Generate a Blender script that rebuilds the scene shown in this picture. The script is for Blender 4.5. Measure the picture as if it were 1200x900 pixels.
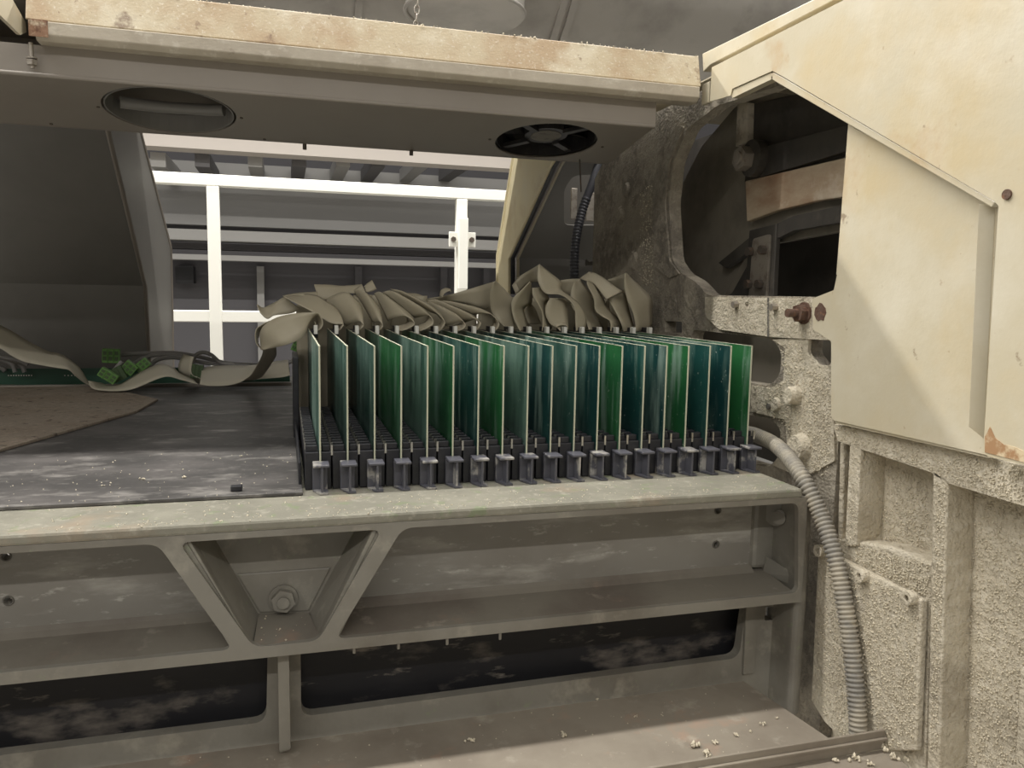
import bpy, bmesh, math, random
from mathutils import Vector as V, Matrix, noise
from mathutils.geometry import tessellate_polygon
random.seed(7)
for o in list(bpy.data.objects): bpy.data.objects.remove(o)
S = bpy.context.scene; C = S.collection
# ------------------------------------------------------------------ camera
ZC = 1.45                                   # eye height above the hall floor
FPX, YAW, PIT, ROL = 927.8, .2815, .1149, .01887
cf = V((math.sin(YAW)*math.cos(PIT), math.cos(YAW)*math.cos(PIT), -math.sin(PIT)))
cr = V((math.cos(YAW), -math.sin(YAW), 0)); cu = cr.cross(cf)
cr, cu = cr*math.cos(ROL)+cu*math.sin(ROL), cu*math.cos(ROL)-cr*math.sin(ROL)
cam = bpy.data.cameras.new('camera'); camo = bpy.data.objects.new('camera', cam); C.objects.link(camo)
cam.sensor_width = 36; cam.lens = FPX/1200*36; cam.clip_start = .01
camo.matrix_world = Matrix(((cr.x, cu.x, -cf.x, 0), (cr.y, cu.y, -cf.y, 0), (cr.z, cu.z, -cf.z, ZC), (0, 0, 0, 1)))
S.camera = camo
# ------------------------------------------------------------------ light
S.view_settings.view_transform = 'Standard'; S.view_settings.look = 'None'
S.view_settings.gamma = 1; S.view_settings.use_curve_mapping = False
S.view_settings.exposure = 0.0
W = bpy.data.worlds.new('hall'); S.world = W; W.use_nodes = True
W.node_tree.nodes['Background'].inputs[0].default_value = (1.0, .985, .965, 1)
W.node_tree.nodes['Background'].inputs[1].default_value = .6
def lamp(name, loc, sx, sy, power, col=(1, .975, .935)):
    l = bpy.data.lights.new(name, 'AREA'); l.shape = 'RECTANGLE'; l.size = sx; l.size_y = sy
    l.energy = power; l.color = col
    o = bpy.data.objects.new(name, l); C.objects.link(o); o.location = loc; return o
lamp('ceiling_lamp_row_over_machine_offscreen', (-.9, .94, ZC+2.0), 4.6, .07, 108)
lamp('ceiling_lamp_row_behind_machine_offscreen', (0, 2.75, ZC+2.0), 5, .08, 245)
lamp('ceiling_lamp_row_over_aisle_offscreen', (-1.2, -2.2, ZC+2.0), 5, .08, 92)

# ------------------------------------------------------------------ helpers
def at(x, y, ax, v):
    "point (relative to the eye) where the pixel's ray meets the plane ax = v"
    d = cf+cr*((x-600)/FPX)+cu*((450-y)/FPX)
    return d*(v/d['XYZ'.index(ax)])
def lin(c):
    c /= 255; return c/12.92 if c <= .04045 else ((c+.055)/1.055)**2.4
def rgb(r, g, b): return (lin(r), lin(g), lin(b), 1)
MATS = {}
def mat(name, col, rough=.6, metal=0, spots=(), bump=(), coord='Object', spec=.5, coat=0, rnd=0):
    """spots: (colour, scale, lo, hi, strength[, stretch]) noise patches; bump: (scale, strength, distance)"""
    if name in MATS: return MATS[name]
    m = bpy.data.materials.new(name); m.use_nodes = True; MATS[name] = m
    nt = m.node_tree; N = nt.nodes; L = nt.links; b = N['Principled BSDF']
    b.inputs['Roughness'].default_value = rough; b.inputs['Metallic'].default_value = metal
    b.inputs['Specular IOR Level'].default_value = spec; b.inputs['Coat Weight'].default_value = coat
    tc = N.new('ShaderNodeTexCoord').outputs[coord]
    if rnd:
        oi = N.new('ShaderNodeObjectInfo'); ad = N.new('ShaderNodeVectorMath'); ad.operation = 'ADD'
        ml = N.new('ShaderNodeMath'); ml.operation = 'MULTIPLY'; ml.inputs[1].default_value = 37
        L.new(oi.outputs['Random'], ml.inputs[0]); L.new(tc, ad.inputs[0]); L.new(ml.outputs[0], ad.inputs[1]); tc = ad.outputs[0]
    rgbn = N.new('ShaderNodeRGB'); rgbn.outputs[0].default_value = col; cur = rgbn.outputs[0]
    for i, s in enumerate(spots):
        c2, sc, lo, hi, st = s[:5]
        vec = tc
        if len(s) > 5:
            mp = N.new('ShaderNodeMapping'); mp.inputs['Scale'].default_value = s[5]; L.new(tc, mp.inputs[0]); vec = mp.outputs[0]
        n = N.new('ShaderNodeTexNoise'); n.inputs['Scale'].default_value = sc; n.inputs['Detail'].default_value = 6
        n.inputs['Roughness'].default_value = .62
        of = N.new('ShaderNodeVectorMath'); of.operation = 'ADD'; of.inputs[1].default_value = (i*3.7+1, i*1.3, i*5.1); L.new(vec, of.inputs[0]); L.new(of.outputs[0], n.inputs['Vector'])
        r = N.new('ShaderNodeMapRange'); r.inputs[1].default_value = lo; r.inputs[2].default_value = hi; r.inputs[4].default_value = st
        L.new(n.outputs[0], r.inputs[0])
        mx = N.new('ShaderNodeMix'); mx.data_type = 'RGBA'; L.new(r.outputs[0], mx.inputs[0]); L.new(cur, mx.inputs[6]); mx.inputs[7].default_value = c2
        cur = mx.outputs[2]
    L.new(cur, b.inputs['Base Color'])
    prev = None
    for k, (sc, st, di) in enumerate(bump):
        n = N.new('ShaderNodeTexNoise'); n.inputs['Scale'].default_value = sc; n.inputs['Detail'].default_value = 4; L.new(tc, n.inputs['Vector'])
        bp = N.new('ShaderNodeBump'); bp.inputs['Strength'].default_value = st; bp.inputs['Distance'].default_value = di
        L.new(n.outputs[0], bp.inputs['Height'])
        if prev: L.new(prev, bp.inputs['Normal'])
        prev = bp.outputs[0]
    if prev: L.new(prev, b.inputs['Normal'])
    return m

class MB:
    def __init__(s): s.v = []; s.f = []; s.sm = []
    def add(s, vs, fs, smooth=False):
        n = len(s.v); s.v += [V(p) for p in vs]; s.f += [[i+n for i in f] for f in fs]; s.sm += [smooth]*len(fs); return s
    def box(s, a, b):
        x0, y0, z0 = a; x1, y1, z1 = b
        return s.hexa([(x0,y0,z0),(x1,y0,z0),(x1,y1,z0),(x0,y1,z0),(x0,y0,z1),(x1,y0,z1),(x1,y1,z1),(x0,y1,z1)])
    def hexa(s, p):
        return s.add(p, [(0,3,2,1),(4,5,6,7),(0,1,5,4),(1,2,6,5),(2,3,7,6),(3,0,4,7)])
    def prism(s, pts, vec, holes=()):
        "flat polygon pts (3-D, with holes) extruded by vec"
        loops = [[V(p) for p in pts]]+[[V(p) for p in h] for h in holes]
        flat = [p for l in loops for p in l]; n = len(flat); vec = V(vec)
        tris = tessellate_polygon(loops)
        nr = V((0, 0, 0))
        l0 = loops[0]
        for i in range(len(l0)): nr += l0[i].cross(l0[(i+1) % len(l0)])
        fs = []
        for t in tris:
            a, b, c = [flat[i] for i in t]
            t = list(t)
            if (b-a).cross(c-a).dot(vec) > 0: t = t[::-1]
            fs.append(t); fs.append([i+n for i in t[::-1]])
        k = 0
        for l in loops:
            m = len(l)
            for i in range(m):
                a, b = k+i, k+(i+1) % m
                fs.append([a, b, b+n, a+n])
            k += m
        return s.add(flat+[p+vec for p in flat], fs)
    def tube(s, path, r, seg=10, closed=False, cap=True, rfun=None):
        path = [V(p) for p in path]; n = len(path); vs = []; fs = []
        up = None
        for i, p in enumerate(path):
            t = (path[(i+1) % n if closed else min(i+1, n-1)]-path[i-1 if closed or i > 0 else 0]).normalized()
            if up is None: up = t.orthogonal().normalized()
            up = (up-t*up.dot(t)).normalized(); w = t.cross(up)
            rr = rfun(i) if rfun else r
            for k in range(seg):
                a = 2*math.pi*k/seg; vs.append(p+(up*math.cos(a)+w*math.sin(a))*rr)
        for i in range(n if closed else n-1):
            for k in range(seg):
                a = i*seg+k; b = i*seg+(k+1) % seg; j = (i+1) % n*seg
                fs.append((a, b, j+(k+1) % seg, j+k))
        s.add(vs, fs, True)
        if cap and not closed: s.add(vs[:seg], [list(range(seg))[::-1]]); s.add(vs[-seg:], [list(range(seg))])
        return s
    def cyl(s, a, b, r, seg=20, r2=None):
        a = V(a); b = V(b); t = (b-a).normalized(); u = t.orthogonal().normalized(); w = t.cross(u); r2 = r if r2 is None else r2
        c1 = [a+(u*math.cos(2*math.pi*k/seg)+w*math.sin(2*math.pi*k/seg))*r for k in range(seg)]
        c2 = [b+(u*math.cos(2*math.pi*k/seg)+w*math.sin(2*math.pi*k/seg))*r2 for k in range(seg)]
        s.add(c1+c2, [(k, (k+1) % seg, (k+1) % seg+seg, k+seg) for k in range(seg)], seg > 8)
        s.add(c1, [list(range(seg))[::-1]]); s.add(c2, [list(range(seg))]); return s
    def grid(s, rows, smooth=True):
        h = len(rows); w = len(rows[0])
        return s.add([p for r in rows for p in r], [(i*w+j, i*w+j+1, (i+1)*w+j+1, (i+1)*w+j) for i in range(h-1) for j in range(w-1)], smooth)
    def bounds(s):
        return [min(p[i] for p in s.v) for i in range(3)], [max(p[i] for p in s.v) for i in range(3)]
    def mesh(s, name, off):
        me = bpy.data.meshes.new(name); me.from_pydata([p-off for p in s.v], [], s.f)
        me.polygons.foreach_set('use_smooth', s.sm)
        bm = bmesh.new(); bm.from_mesh(me); bmesh.ops.recalc_face_normals(bm, faces=bm.faces); bm.to_mesh(me); bm.free()
        return me
def mods(o, bevel=0, solid=0, seg=2, sub=0):
    if sub: m = o.modifiers.new('sub', 'SUBSURF'); m.levels = m.render_levels = sub
    if solid: m = o.modifiers.new('solid', 'SOLIDIFY'); m.thickness = solid; m.offset = 0
    if bevel:
        m = o.modifiers.new('bev', 'BEVEL'); m.width = bevel; m.segments = seg; m.limit_method = 'ANGLE'; m.angle_limit = .6
        m.harden_normals = False
def thing(name, label, cat, base, group=None, kind=None):
    o = bpy.data.objects.new(name, None); C.objects.link(o); o.empty_display_size = .02
    o.location = V(base)+V((0, 0, ZC)); o['label'] = label; o['category'] = cat; o['base'] = list(base)
    if group: o['group'] = group
    if kind: o['kind'] = kind
    return o
def part(name, mb, m, parent, root=None, kind=None, label=None, **kw):
    root = root or parent; base = V(root['base'])
    o = bpy.data.objects.new(name, mb.mesh(name, base)); C.objects.link(o); o.parent = parent
    o.data.materials.append(m); mods(o, **kw)
    if kind: o['kind'] = kind
    if label: o['label'] = label
    return o
def solo(name, mb, m, label, cat, group=None, kind=None, **kw):
    lo, hi = mb.bounds(); base = V(((lo[0]+hi[0])/2, (lo[1]+hi[1])/2, lo[2]))
    o = bpy.data.objects.new(name, mb.mesh(name, base)); C.objects.link(o); o.location = base+V((0, 0, ZC))
    o.data.materials.append(m); mods(o, **kw); o['base'] = list(base)
    if kind: o['kind'] = kind
    if label: o['label'] = label
    if cat: o['category'] = cat
    if group: o['group'] = group
    return o
def tree_copy(o, parent=None):
    c = o.copy(); C.objects.link(c); c.parent = parent
    for ch in list(o.children): tree_copy(ch, c)
    return c
def smooth_path(pts, n=8):
    pts = [V(p) for p in pts]; out = []
    P = [pts[0]*2-pts[1]]+pts+[pts[-1]*2-pts[-2]]
    for i in range(1, len(P)-2):
        a, b, c, d = P[i-1:i+3]
        for k in range(n):
            t = k/n
            out.append(.5*((2*b)+(c-a)*t+(2*a-5*b+4*c-d)*t*t+(3*b-a-3*c+d)*t**3))
    return out+[pts[-1]]
def resample(pts, step):
    out = [pts[0]]; acc = 0
    for a, b in zip(pts, pts[1:]):
        l = (b-a).length; t = step-acc
        while t <= l: out.append(a.lerp(b, t/l)); t += step
        acc = l-(t-step)
    return out
def rounded(pts, r, n=5):
    "round the corners of a 3-D polygon"
    pts = [V(p) for p in pts]; out = []; m = len(pts)
    for i in range(m):
        p = pts[i]; a = pts[i-1]; b = pts[(i+1) % m]; rr = r[i] if isinstance(r, (list, tuple)) else r
        da = (a-p); db = (b-p); rr = min(rr, da.length*.45, db.length*.45)
        if rr <= 0: out.append(p); continue
        s = p+da.normalized()*rr; e = p+db.normalized()*rr
        for k in range(n+1):
            t = k/n; out.append(s*(1-t)**2+p*2*t*(1-t)+e*t*t)
    return out
def px(pl, pts): return [at(x, y, *pl) for x, y in pts]
def hexnut(mb, c, ax, r, h, washer=0):
    c = V(c); ax = V(ax).normalized()
    if washer: mb.cyl(c, c+ax*h*.22, washer, 24)
    mb.cyl(c, c+ax*h, r, 6); return mb

# ------------------------------------------------------------------ materials
CREAM = mat('cream_paint', rgb(195, 185, 160), .4, spots=[(rgb(196, 176, 134), 4, .47, .62, .6), (rgb(178, 140, 88), 6, .585, .68, .5), (rgb(216, 210, 193), 5, .48, .64, .5), (rgb(110, 82, 58), 17, .68, .71, .6), (rgb(150, 120, 84), 60, .66, .7, .4)], bump=[(60, .15, .002), (300, .1, .001)])
CREAMD = mat('cream_paint_stained', rgb(184, 169, 140), .5, spots=[(rgb(160, 130, 96), 8, .47, .6, .6), (rgb(204, 194, 170), 13, .5, .62, .6), (rgb(104, 78, 60), 14, .63, .68, .7), (rgb(228, 222, 206), 240, .58, .66, .35), (rgb(120, 94, 72), 70, .63, .68, .6)], bump=[(40, .2, .003), (350, .35, .001)])
TAUPE = mat('taupe_grey_paint', rgb(142, 134, 124), .5, spots=[(rgb(128, 120, 110), 6, .45, .7, .5)], bump=[(150, .08, .001)])
DARKPAINT = mat('dark_grey_sheet', rgb(128, 125, 120), .45, spots=[(rgb(110, 107, 102), 4, .45, .7, .5)])
BEAM = mat('grey_green_cast_paint', rgb(131, 127, 117), .45, spots=[(rgb(104, 97, 86), 7, .42, .66, .75), (rgb(172, 166, 150), 26, .56, .72, .5), (rgb(132, 140, 112), 60, .64, .72, .6)], bump=[(25, .12, .004), (220, .15, .001)])
BEAMR = mat('grey_cast_paint_wiped', rgb(138, 134, 126), .42, spots=[(rgb(122, 116, 107), 6, .42, .66, .6), (rgb(192, 188, 178), 7, .53, .68, .5, (1, 1, 4)), (rgb(206, 202, 192), 40, .6, .7, .5, (1, 1, 3))], bump=[(160, .1, .001)])
BEAMTOP = mat('dusty_pale_paint', rgb(126, 123, 110), .75, spots=[(rgb(150, 146, 131), 14, .42, .66, .6), (rgb(120, 130, 98), 40, .58, .66, .7), (rgb(160, 136, 112), 8, .55, .7, .6), (rgb(190, 184, 168), 90, .55, .7, .35)], bump=[(120, .3, .002), (500, .3, .001)])
SHELF = mat('grimy_shelf_paint', rgb(122, 116, 105), .55, spots=[(rgb(94, 84, 76), 7, .45, .65, .7), (rgb(176, 168, 154), 22, .6, .7, .5), (rgb(150, 124, 106), 10, .6, .7, .5)], bump=[(100, .2, .0015)])
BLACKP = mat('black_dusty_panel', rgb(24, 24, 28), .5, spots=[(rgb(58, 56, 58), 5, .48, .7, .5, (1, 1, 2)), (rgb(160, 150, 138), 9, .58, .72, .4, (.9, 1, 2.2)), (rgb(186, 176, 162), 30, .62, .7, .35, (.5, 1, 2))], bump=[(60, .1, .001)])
PLATE = mat('black_plate_smeared', rgb(74, 72, 70), .5, spots=[(rgb(108, 104, 101), 8, .42, .66, .75, (1, 1.5, 1)), (rgb(176, 171, 164), 11, .54, .7, .6, (1, 2, 1)), (rgb(150, 146, 140), 60, .58, .7, .5, (1, 3, 1)), (rgb(205, 198, 186), 110, .73, .78, .8)], bump=[(200, .12, .001)])
BROWNB = mat('brown_fibre_board', rgb(144, 132, 117), .85, spots=[(rgb(128, 112, 96), 9, .45, .62, .6), (rgb(72, 60, 50), 48, .58, .64, .8), (rgb(166, 152, 134), 120, .5, .65, .6)], bump=[(180, .5, .002)])
DUSTY = mat('lint_coated_casting', rgb(202, 192, 171), .95, spots=[(rgb(176, 165, 144), 18, .45, .65, .7), (rgb(216, 207, 188), 60, .5, .65, .7), (rgb(148, 138, 122), 5, .55, .68, .6)], bump=[(70, .8, .006), (230, .9, .004), (600, .5, .0015)], spec=.2)
DUSTD = mat('thin_lint_over_grey_casting', rgb(166, 157, 141), .9, spots=[(rgb(124, 117, 107), 14, .45, .6, .8), (rgb(182, 172, 154), 70, .5, .65, .6)], bump=[(50, .8, .008), (240, .9, .004)], spec=.25)
CASTG = mat('bare_grey_casting', rgb(104, 100, 92), .75, spots=[(rgb(78, 74, 70), 14, .45, .65, .7), (rgb(132, 124, 112), 50, .55, .7, .5)], bump=[(90, .4, .003), (300, .3, .001)])
OILY = mat('dark_oily_steel', rgb(74, 70, 64), .5, spots=[(rgb(42, 39, 37), 9, .45, .7, .8), (rgb(108, 100, 90), 20, .6, .75, .5)], bump=[(40, .2, .003)])
INNER = mat('greased_link_plate', rgb(136, 129, 116), .6, spots=[(rgb(72, 67, 61), 7, .45, .72, .7), (rgb(134, 126, 112), 30, .58, .72, .4)], bump=[(60, .2, .002)])
RUSTY = mat('rust_stained_steel', rgb(196, 178, 152), .5, .1, spots=[(rgb(150, 112, 84), 9, .45, .65, .75, (1, .6, 1.6)), (rgb(222, 212, 196), 14, .54, .68, .7), (rgb(84, 68, 58), 10, .6, .75, .7)], bump=[(120, .3, .001)])
STEEL = mat('worn_steel', rgb(168, 160, 148), .4, .6, spots=[(rgb(112, 100, 88), 60, .5, .7, .7)], bump=[(200, .2, .001)])
DKSTEEL = mat('dark_bolt_steel', rgb(96, 88, 80), .5, .4, spots=[(rgb(130, 100, 78), 90, .5, .7, .6)], bump=[(200, .3, .001)])
RUST = mat('rust', rgb(98, 77, 64), .85, spots=[(rgb(80, 48, 34), 90, .45, .65, .8), (rgb(150, 104, 70), 150, .55, .7, .6)], bump=[(300, .6, .002)])
HOSE = mat('grey_hose_plastic', rgb(134, 130, 122), .65, spots=[(rgb(172, 163, 145), 22, .42, .6, .9)])
DHOSE = mat('dark_hose_plastic', rgb(70, 70, 74), .5)
RIB = mat('grey_ribbon_cable', rgb(178, 169, 147), .5, spots=[(rgb(164, 154, 130), 12, .4, .7, .5)], spec=.35)
RIBL = mat('pale_ribbon_cable', rgb(190, 183, 164), .55, spec=.35)
CABLE = mat('grey_cable_jacket', rgb(142, 139, 136), .5)
BLACK = mat('black_plastic', rgb(38, 38, 42), .42, spots=[(rgb(64, 63, 64), 60, .5, .7, .6)], rnd=1)
CLIPM = mat('grey_black_clip_plastic', rgb(86, 86, 93), .32, spots=[(rgb(178, 174, 166), 26, .54, .62, .9)], rnd=1)
PIN = mat('tinned_pin', rgb(200, 198, 190), .3, .9)
TAB = mat('pale_connector_plastic', rgb(232, 230, 220), .5)
EDGE = mat('pale_laminate_edge', rgb(196, 196, 172), .6)
def board_mat(name, c1, c2):  # pale streaks: dust, plus sheen and haze put into the colour
    return mat(name, c1, .32, spots=[(c2, 9, .44, .56, .9, (1, .7, .35)), (rgb(136, 164, 150), 11, .48, .64, .62, (1, 1.2, .3)), (rgb(168, 190, 176), 34, .53, .66, .55, (1, 1, .14)), (rgb(24, 48, 46), 16, .56, .68, .6, (1, 1, .5)), (rgb(212, 220, 208), 200, .66, .7, .8)], bump=[(26, .1, .002)], rnd=1, spec=.6)
BOARDS = [board_mat('solder_mask_teal', rgb(36, 82, 76), rgb(24, 62, 62)), board_mat('solder_mask_green', rgb(46, 110, 62), rgb(34, 88, 54)),
          board_mat('solder_mask_grey_green', rgb(84, 112, 102), rgb(48, 84, 74))]
WHITE = mat('white_powder_coat', rgb(238, 236, 226), .4)
BACKCREAM = mat('pale_yellow_paint', rgb(242, 228, 186), .5, spots=[(rgb(238, 228, 196), 9, .45, .7, .6), (rgb(205, 178, 120), 12, .55, .75, .5)])
GALV = mat('galvanised_duct', rgb(176, 171, 163), .45, .15, spots=[(rgb(128, 122, 116), 5, .45, .7, .6), (rgb(96, 88, 80), 4, .62, .78, .6), (rgb(176, 172, 166), 20, .5, .7, .4)], bump=[(12, .1, .01)])
GREEN = mat('green_terminal_plastic', rgb(100, 146, 70), .45)
PCB = mat('green_circuit_board', rgb(46, 84, 66), .4)
TRAY = mat('tray_brown_sheet', rgb(146, 137, 123), .5, spots=[(rgb(120, 110, 98), 7, .45, .65, .7), (rgb(174, 138, 116), 12, .6, .7, .5), (rgb(184, 176, 160), 30, .58, .7, .5)], bump=[(150, .15, .001)])
LINT = mat('pale_lint', rgb(206, 196, 174), .95, bump=[(300, .6, .002)], spec=.1)

# ------------------------------------------------------------------ setting
def struct(name, mb, m, label=None): return solo(name, mb, m, label or name.replace('_', ' '), None, kind='structure')
FLOORM = mat('hall_floor_paint', rgb(178, 175, 168), .6, spots=[(rgb(150, 147, 142), 2, .45, .7, .6)])
SIDEW = mat('hall_side_wall', rgb(150, 148, 142), .8)
struct('floor', MB().box((-6, -4, -ZC-.1), (7, 9, -ZC)), FLOORM, 'grey painted hall floor')
HALLW = mat('hall_wall_dark', rgb(92, 90, 92), .8); HALLM = mat('hall_panel_grey', rgb(150, 148, 144), .7); HALLD = mat('hall_dark_recess', rgb(96, 94, 94), .8); HALLP = mat('hall_pale_beam', rgb(205, 196, 186), .6)
struct('wall_front', MB().box((-6, -4.2, -ZC), (7, -4, 2.4)), SIDEW, 'grey hall wall across the aisle')
struct('wall_left', MB().box((-6.2, -4.2, -ZC), (-6, 7.6, 2.4)), SIDEW, 'grey hall wall at the left')
struct('wall_right', MB().box((7, -4.2, -ZC), (7.2, 7.6, 2.4)), SIDEW, 'grey hall wall at the right')
struct('wall_back', MB().box((-6, 7.4, -ZC), (7, 7.6, 3.2)), HALLW, 'dark grey hall wall behind the fence')
def band(y0, y1, Y, d, x=400): return at(x, y0, 'Y', Y).z, at(x, y1, 'Y', Y).z
hall = []
for nm, y0, y1, Y, d, m, lab in (
    ('roof_beam', 171, 185, 6.0, .2, HALLP, 'pale horizontal roof beam above the white guard fence'),
    ('cladding_sheet', 199, 270, 7.1, .1, HALLM, 'broad mid grey wall cladding behind the white guard fence'),
    ('cladding_ledge', 275, 287, 6.6, .3, HALLM, 'pale ledge rail under the broad grey cladding'),
    ('cable_tray', 290, 297, 6.8, .2, HALLW, 'dark horizontal cable tray on the far wall'),
    ('wall_rail', 303, 309, 6.7, .2, HALLM, 'thin pale rail on the far wall under the cable tray')):
    z1, z0 = band(y0, y1, Y, d); solo(nm, MB().box((-4, Y, z0), (5, Y+d, z1)), m, lab, 'beam' if 'beam' in nm or 'rail' in nm else 'wall panel')
for i, x in enumerate((190, 240, 300, 350, 400, 440, 490, 540)):
    p = at(x, 192, 'Y', 6.4); solo('purlin_cleat', MB().box((p.x-.05, 6.2, p.z-.05), (p.x+.05, 7.1, p.z+.05)), HALLD if i % 2 else HALLM, 'small cleat between roof beam and grey cladding', 'cleat', 'cleats under the roof beam')
for x in (305, 420, 520, 570):
    a = at(x, 312, 'Y', 7.3); solo('wall_post', MB().box((a.x-.03, 7.28, -ZC), (a.x+.03, 7.4, a.z)), HALLM if x == 305 else HALLW, 'slim grey wall post standing below the thin pale rail', 'post', 'slim posts on the far wall')
p = at(216, 322, 'Y', 7.2); solo('wall_box', MB().box((p.x-.07, 7.2, p.z-.07), (p.x+.07, 7.4, p.z+.07)), mat('black_enclosure', rgb(40, 40, 42), .5), 'small black box mounted on the far wall beside a fence post', 'box')

# guard fence behind the machine
FY = 3.2
T = thing('guard_fence', 'white square-tube guard fence standing behind the machine', 'fence', (at(400, 300, 'Y', FY).x, FY, -ZC))
def hbar(x0, y0, x1, th): a = at(x0, y0, 'Y', FY); return MB().box((a.x, FY, a.z-th), (at(x1, y0, 'Y', FY).x, FY+.04, a.z))
zt = (at(180, 198, 'Y', FY).z+at(590, 225, 'Y', FY).z)/2
part('top_rail', MB().box((-1.6, FY, zt-.043), (1.9, FY+.04, zt)), WHITE, T, bevel=.003)
zm = at(250, 364, 'Y', FY).z
part('middle_rail', MB().box((-1.6, FY, zm-.043), (1.9, FY+.04, zm)), WHITE, T, bevel=.003)
for xp in (-160, 251, 541):
    X = at(xp, 300, 'Y', FY).x
    part('post', MB().box((X-.022, FY-.002, -ZC), (X+.022, FY+.038, zt-.044)), WHITE, T, bevel=.003)
X = at(541, 300, 'Y', FY).x; a = at(541, 281, 'Y', FY)
br = part('latch_bracket', MB().box((X-.055, FY-.012, a.z-.03), (X+.055, FY-.001, a.z+.03)), WHITE, T, bevel=.002)
part('latch_bar', MB().box((X-.019, FY-.035, a.z-.2), (X+.019, FY-.012, a.z+.085)), WHITE, br, T, bevel=.003)
for s in (-1, 1): part('bolt', hexnut(MB(), (X+s*.038, FY-.012, a.z), (0, -1, 0), .011, .01), DKSTEEL, br, T)

# overhead ducts
DY, DZ, DR = 2.3, 1.0, .36
T = thing('ventilation_duct', 'large grey galvanised duct with a round spigot above the cream canopy', 'duct', (.6, DY, DZ-DR))
part('duct_pipe', MB().tube([(-1.2+.1*i, DY, DZ) for i in range(40)], DR, 48), GALV, T)
for x in (660, 672, 420):
    X = at(x, 30, 'Y', DY-DR*.8).x; part('seam_band', MB().tube([(X+.006*i, DY, DZ) for i in range(4)], DR+.008, 48), GALV, T)
c = at(545, 0, 'Y', 1.95)
part('spigot', MB().cyl((c.x, 1.95, c.z-.03), (c.x+.02, 1.97, c.z+.4), .142, 48), GALV, T)
part('spigot_rim', MB().tube([(c.x+.143*math.cos(k*math.pi/24), 1.95+.143*math.sin(k*math.pi/24), c.z-.03) for k in range(48)], .005, 8, closed=True), GALV, T)
CHY = 1.852; ch = at(487, 12, 'Y', CHY)
T3 = thing('hanging_chain', 'short steel chain hanging beside the round spigot of the duct', 'chain', (ch.x, CHY, ch.z-.06))
for i in range(11):
    cc = V((ch.x+.001*i, CHY, ch.z-.05+.017*i)); a = V((1, 0, 0)) if i % 2 else V((0, 1, 0))
    part('link', MB().tube([cc+a*.0055*math.cos(t)+V((0, 0, .0115))*math.sin(t) for t in [k*math.pi/6 for k in range(12)]], .0017, 6, closed=True), STEEL, T3)
e = V((ch.x+.011, CHY, ch.z+.135)); part('hook', MB().cyl(e, V((e.x+.006, CHY+.06, e.z)), .0022, 8), STEEL, T3)
# ------------------------------------------------------------------ canopy
RY = 1.075; XR = at(822, 100, 'Y', RY).x; XL = at(30, 38, 'Y', RY).x
T = thing('canopy', 'long machine canopy with a stained cream front rail and taupe fan box', 'canopy', ((XR+XL)/2, RY+.15, .21))
def ext_x(prof, x0, x1): return MB().prism([(x0, y, z) for y, z in prof], (x1-x0, 0, 0))
zr = .349
part('front_rail', ext_x([(RY+.012, zr), (RY, .303), (RY+.004, .303), (RY+.016, zr-.004), (RY+.08, zr-.004), (RY+.08, zr)], XL, XR), CREAMD, T, bevel=.0015)
part('rail_lip', ext_x([(RY-.003, .302), (RY-.003, .287), (RY+.004, .281), (RY+.03, .281), (RY+.03, .285), (RY+.006, .285), (RY+.002, .290), (RY+.002, .302)], XL+.01, XR-.004), mat('greyed_cream_paint', rgb(190, 180, 162), .5, spots=[(rgb(168, 156, 138), 12, .45, .62, .6), (rgb(122, 102, 88), 12, .62, .67, .7), (rgb(214, 206, 190), 60, .55, .65, .5)], bump=[(200, .2, .001)]), T, bevel=.001)
BY = RY+.022; BZ0, TILT = .246, .155; BX1 = at(768, 150, 'Y', BY).x; BBY = 1.276
part('box_front', MB().box((-.75, BY, BZ0), (BX1, BY+.003, .281)), TAUPE, T)
part('box_end', MB().prism([(BX1-.003, BY+.003, BZ0), (BX1-.003, BBY, BZ0-TILT*(BBY-BY)), (BX1-.003, BBY+TILT*.12, .338), (BX1-.003, BY+.003, .338)], (.003, 0, 0)), TAUPE, T)
BT = .338; sl_ = TILT*(BT-BZ0+TILT*(BBY-BY)); zbk = BZ0-TILT*(BBY-BY)
part('box_back', MB().prism([(-.75, BBY-.003, zbk), (-.75, BBY, zbk), (-.75, BBY+sl_, BT), (-.75, BBY+sl_-.003, BT)], (BX1+.747, 0, 0)), TAUPE, T)
part('added_box_top', MB().box((-.75, BY+.003, BT), (BX1, BBY+sl_, BT+.002)), TAUPE, T)  # unseen lid, added to keep the inside of the port dark
part('box_edge', MB().tube([(-.75, BY+.002, BZ0+.001), (BX1-.001, BY+.002, BZ0+.001)], .0032, 8), TAUPE, T)
def under(x, y):     # pixel -> point on the tilted underside
    d = at(x, y, 'Y', 1.0); t = (BZ0+TILT*BY)/(d.z+TILT); return d*t
nu = V((0, TILT, 1)).normalized(); tu = V((0, 1, -TILT)).normalized()
def circ(c, r, n=40, lift=0): return [c+V((1, 0, 0))*r*math.cos(2*math.pi*k/n)+tu*r*math.sin(2*math.pi*k/n)+nu*lift for k in range(n)]
fc = under(640, 166.5); hc = under(199, 128)
FR = (under(699, 168)-under(581, 166)).length/2; HR = (under(276, 130)-under(123, 127)).length/2
def hell(k, lift=0, n=40): return [hc+V((1, 0, 0))*HR*k*math.cos(2*math.pi*j/n)+tu*HD*k*math.sin(2*math.pi*j/n)+nu*lift for j in range(n)]
HD = (under(200, 155)-under(200, 103)).length/2; hc = (under(200, 155)+under(200, 103))/2
ul = [(-.75, BY+.003), (BX1-.003, BY+.003), (BX1-.003, BBY-.003), (-.75, BBY-.003)]
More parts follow.
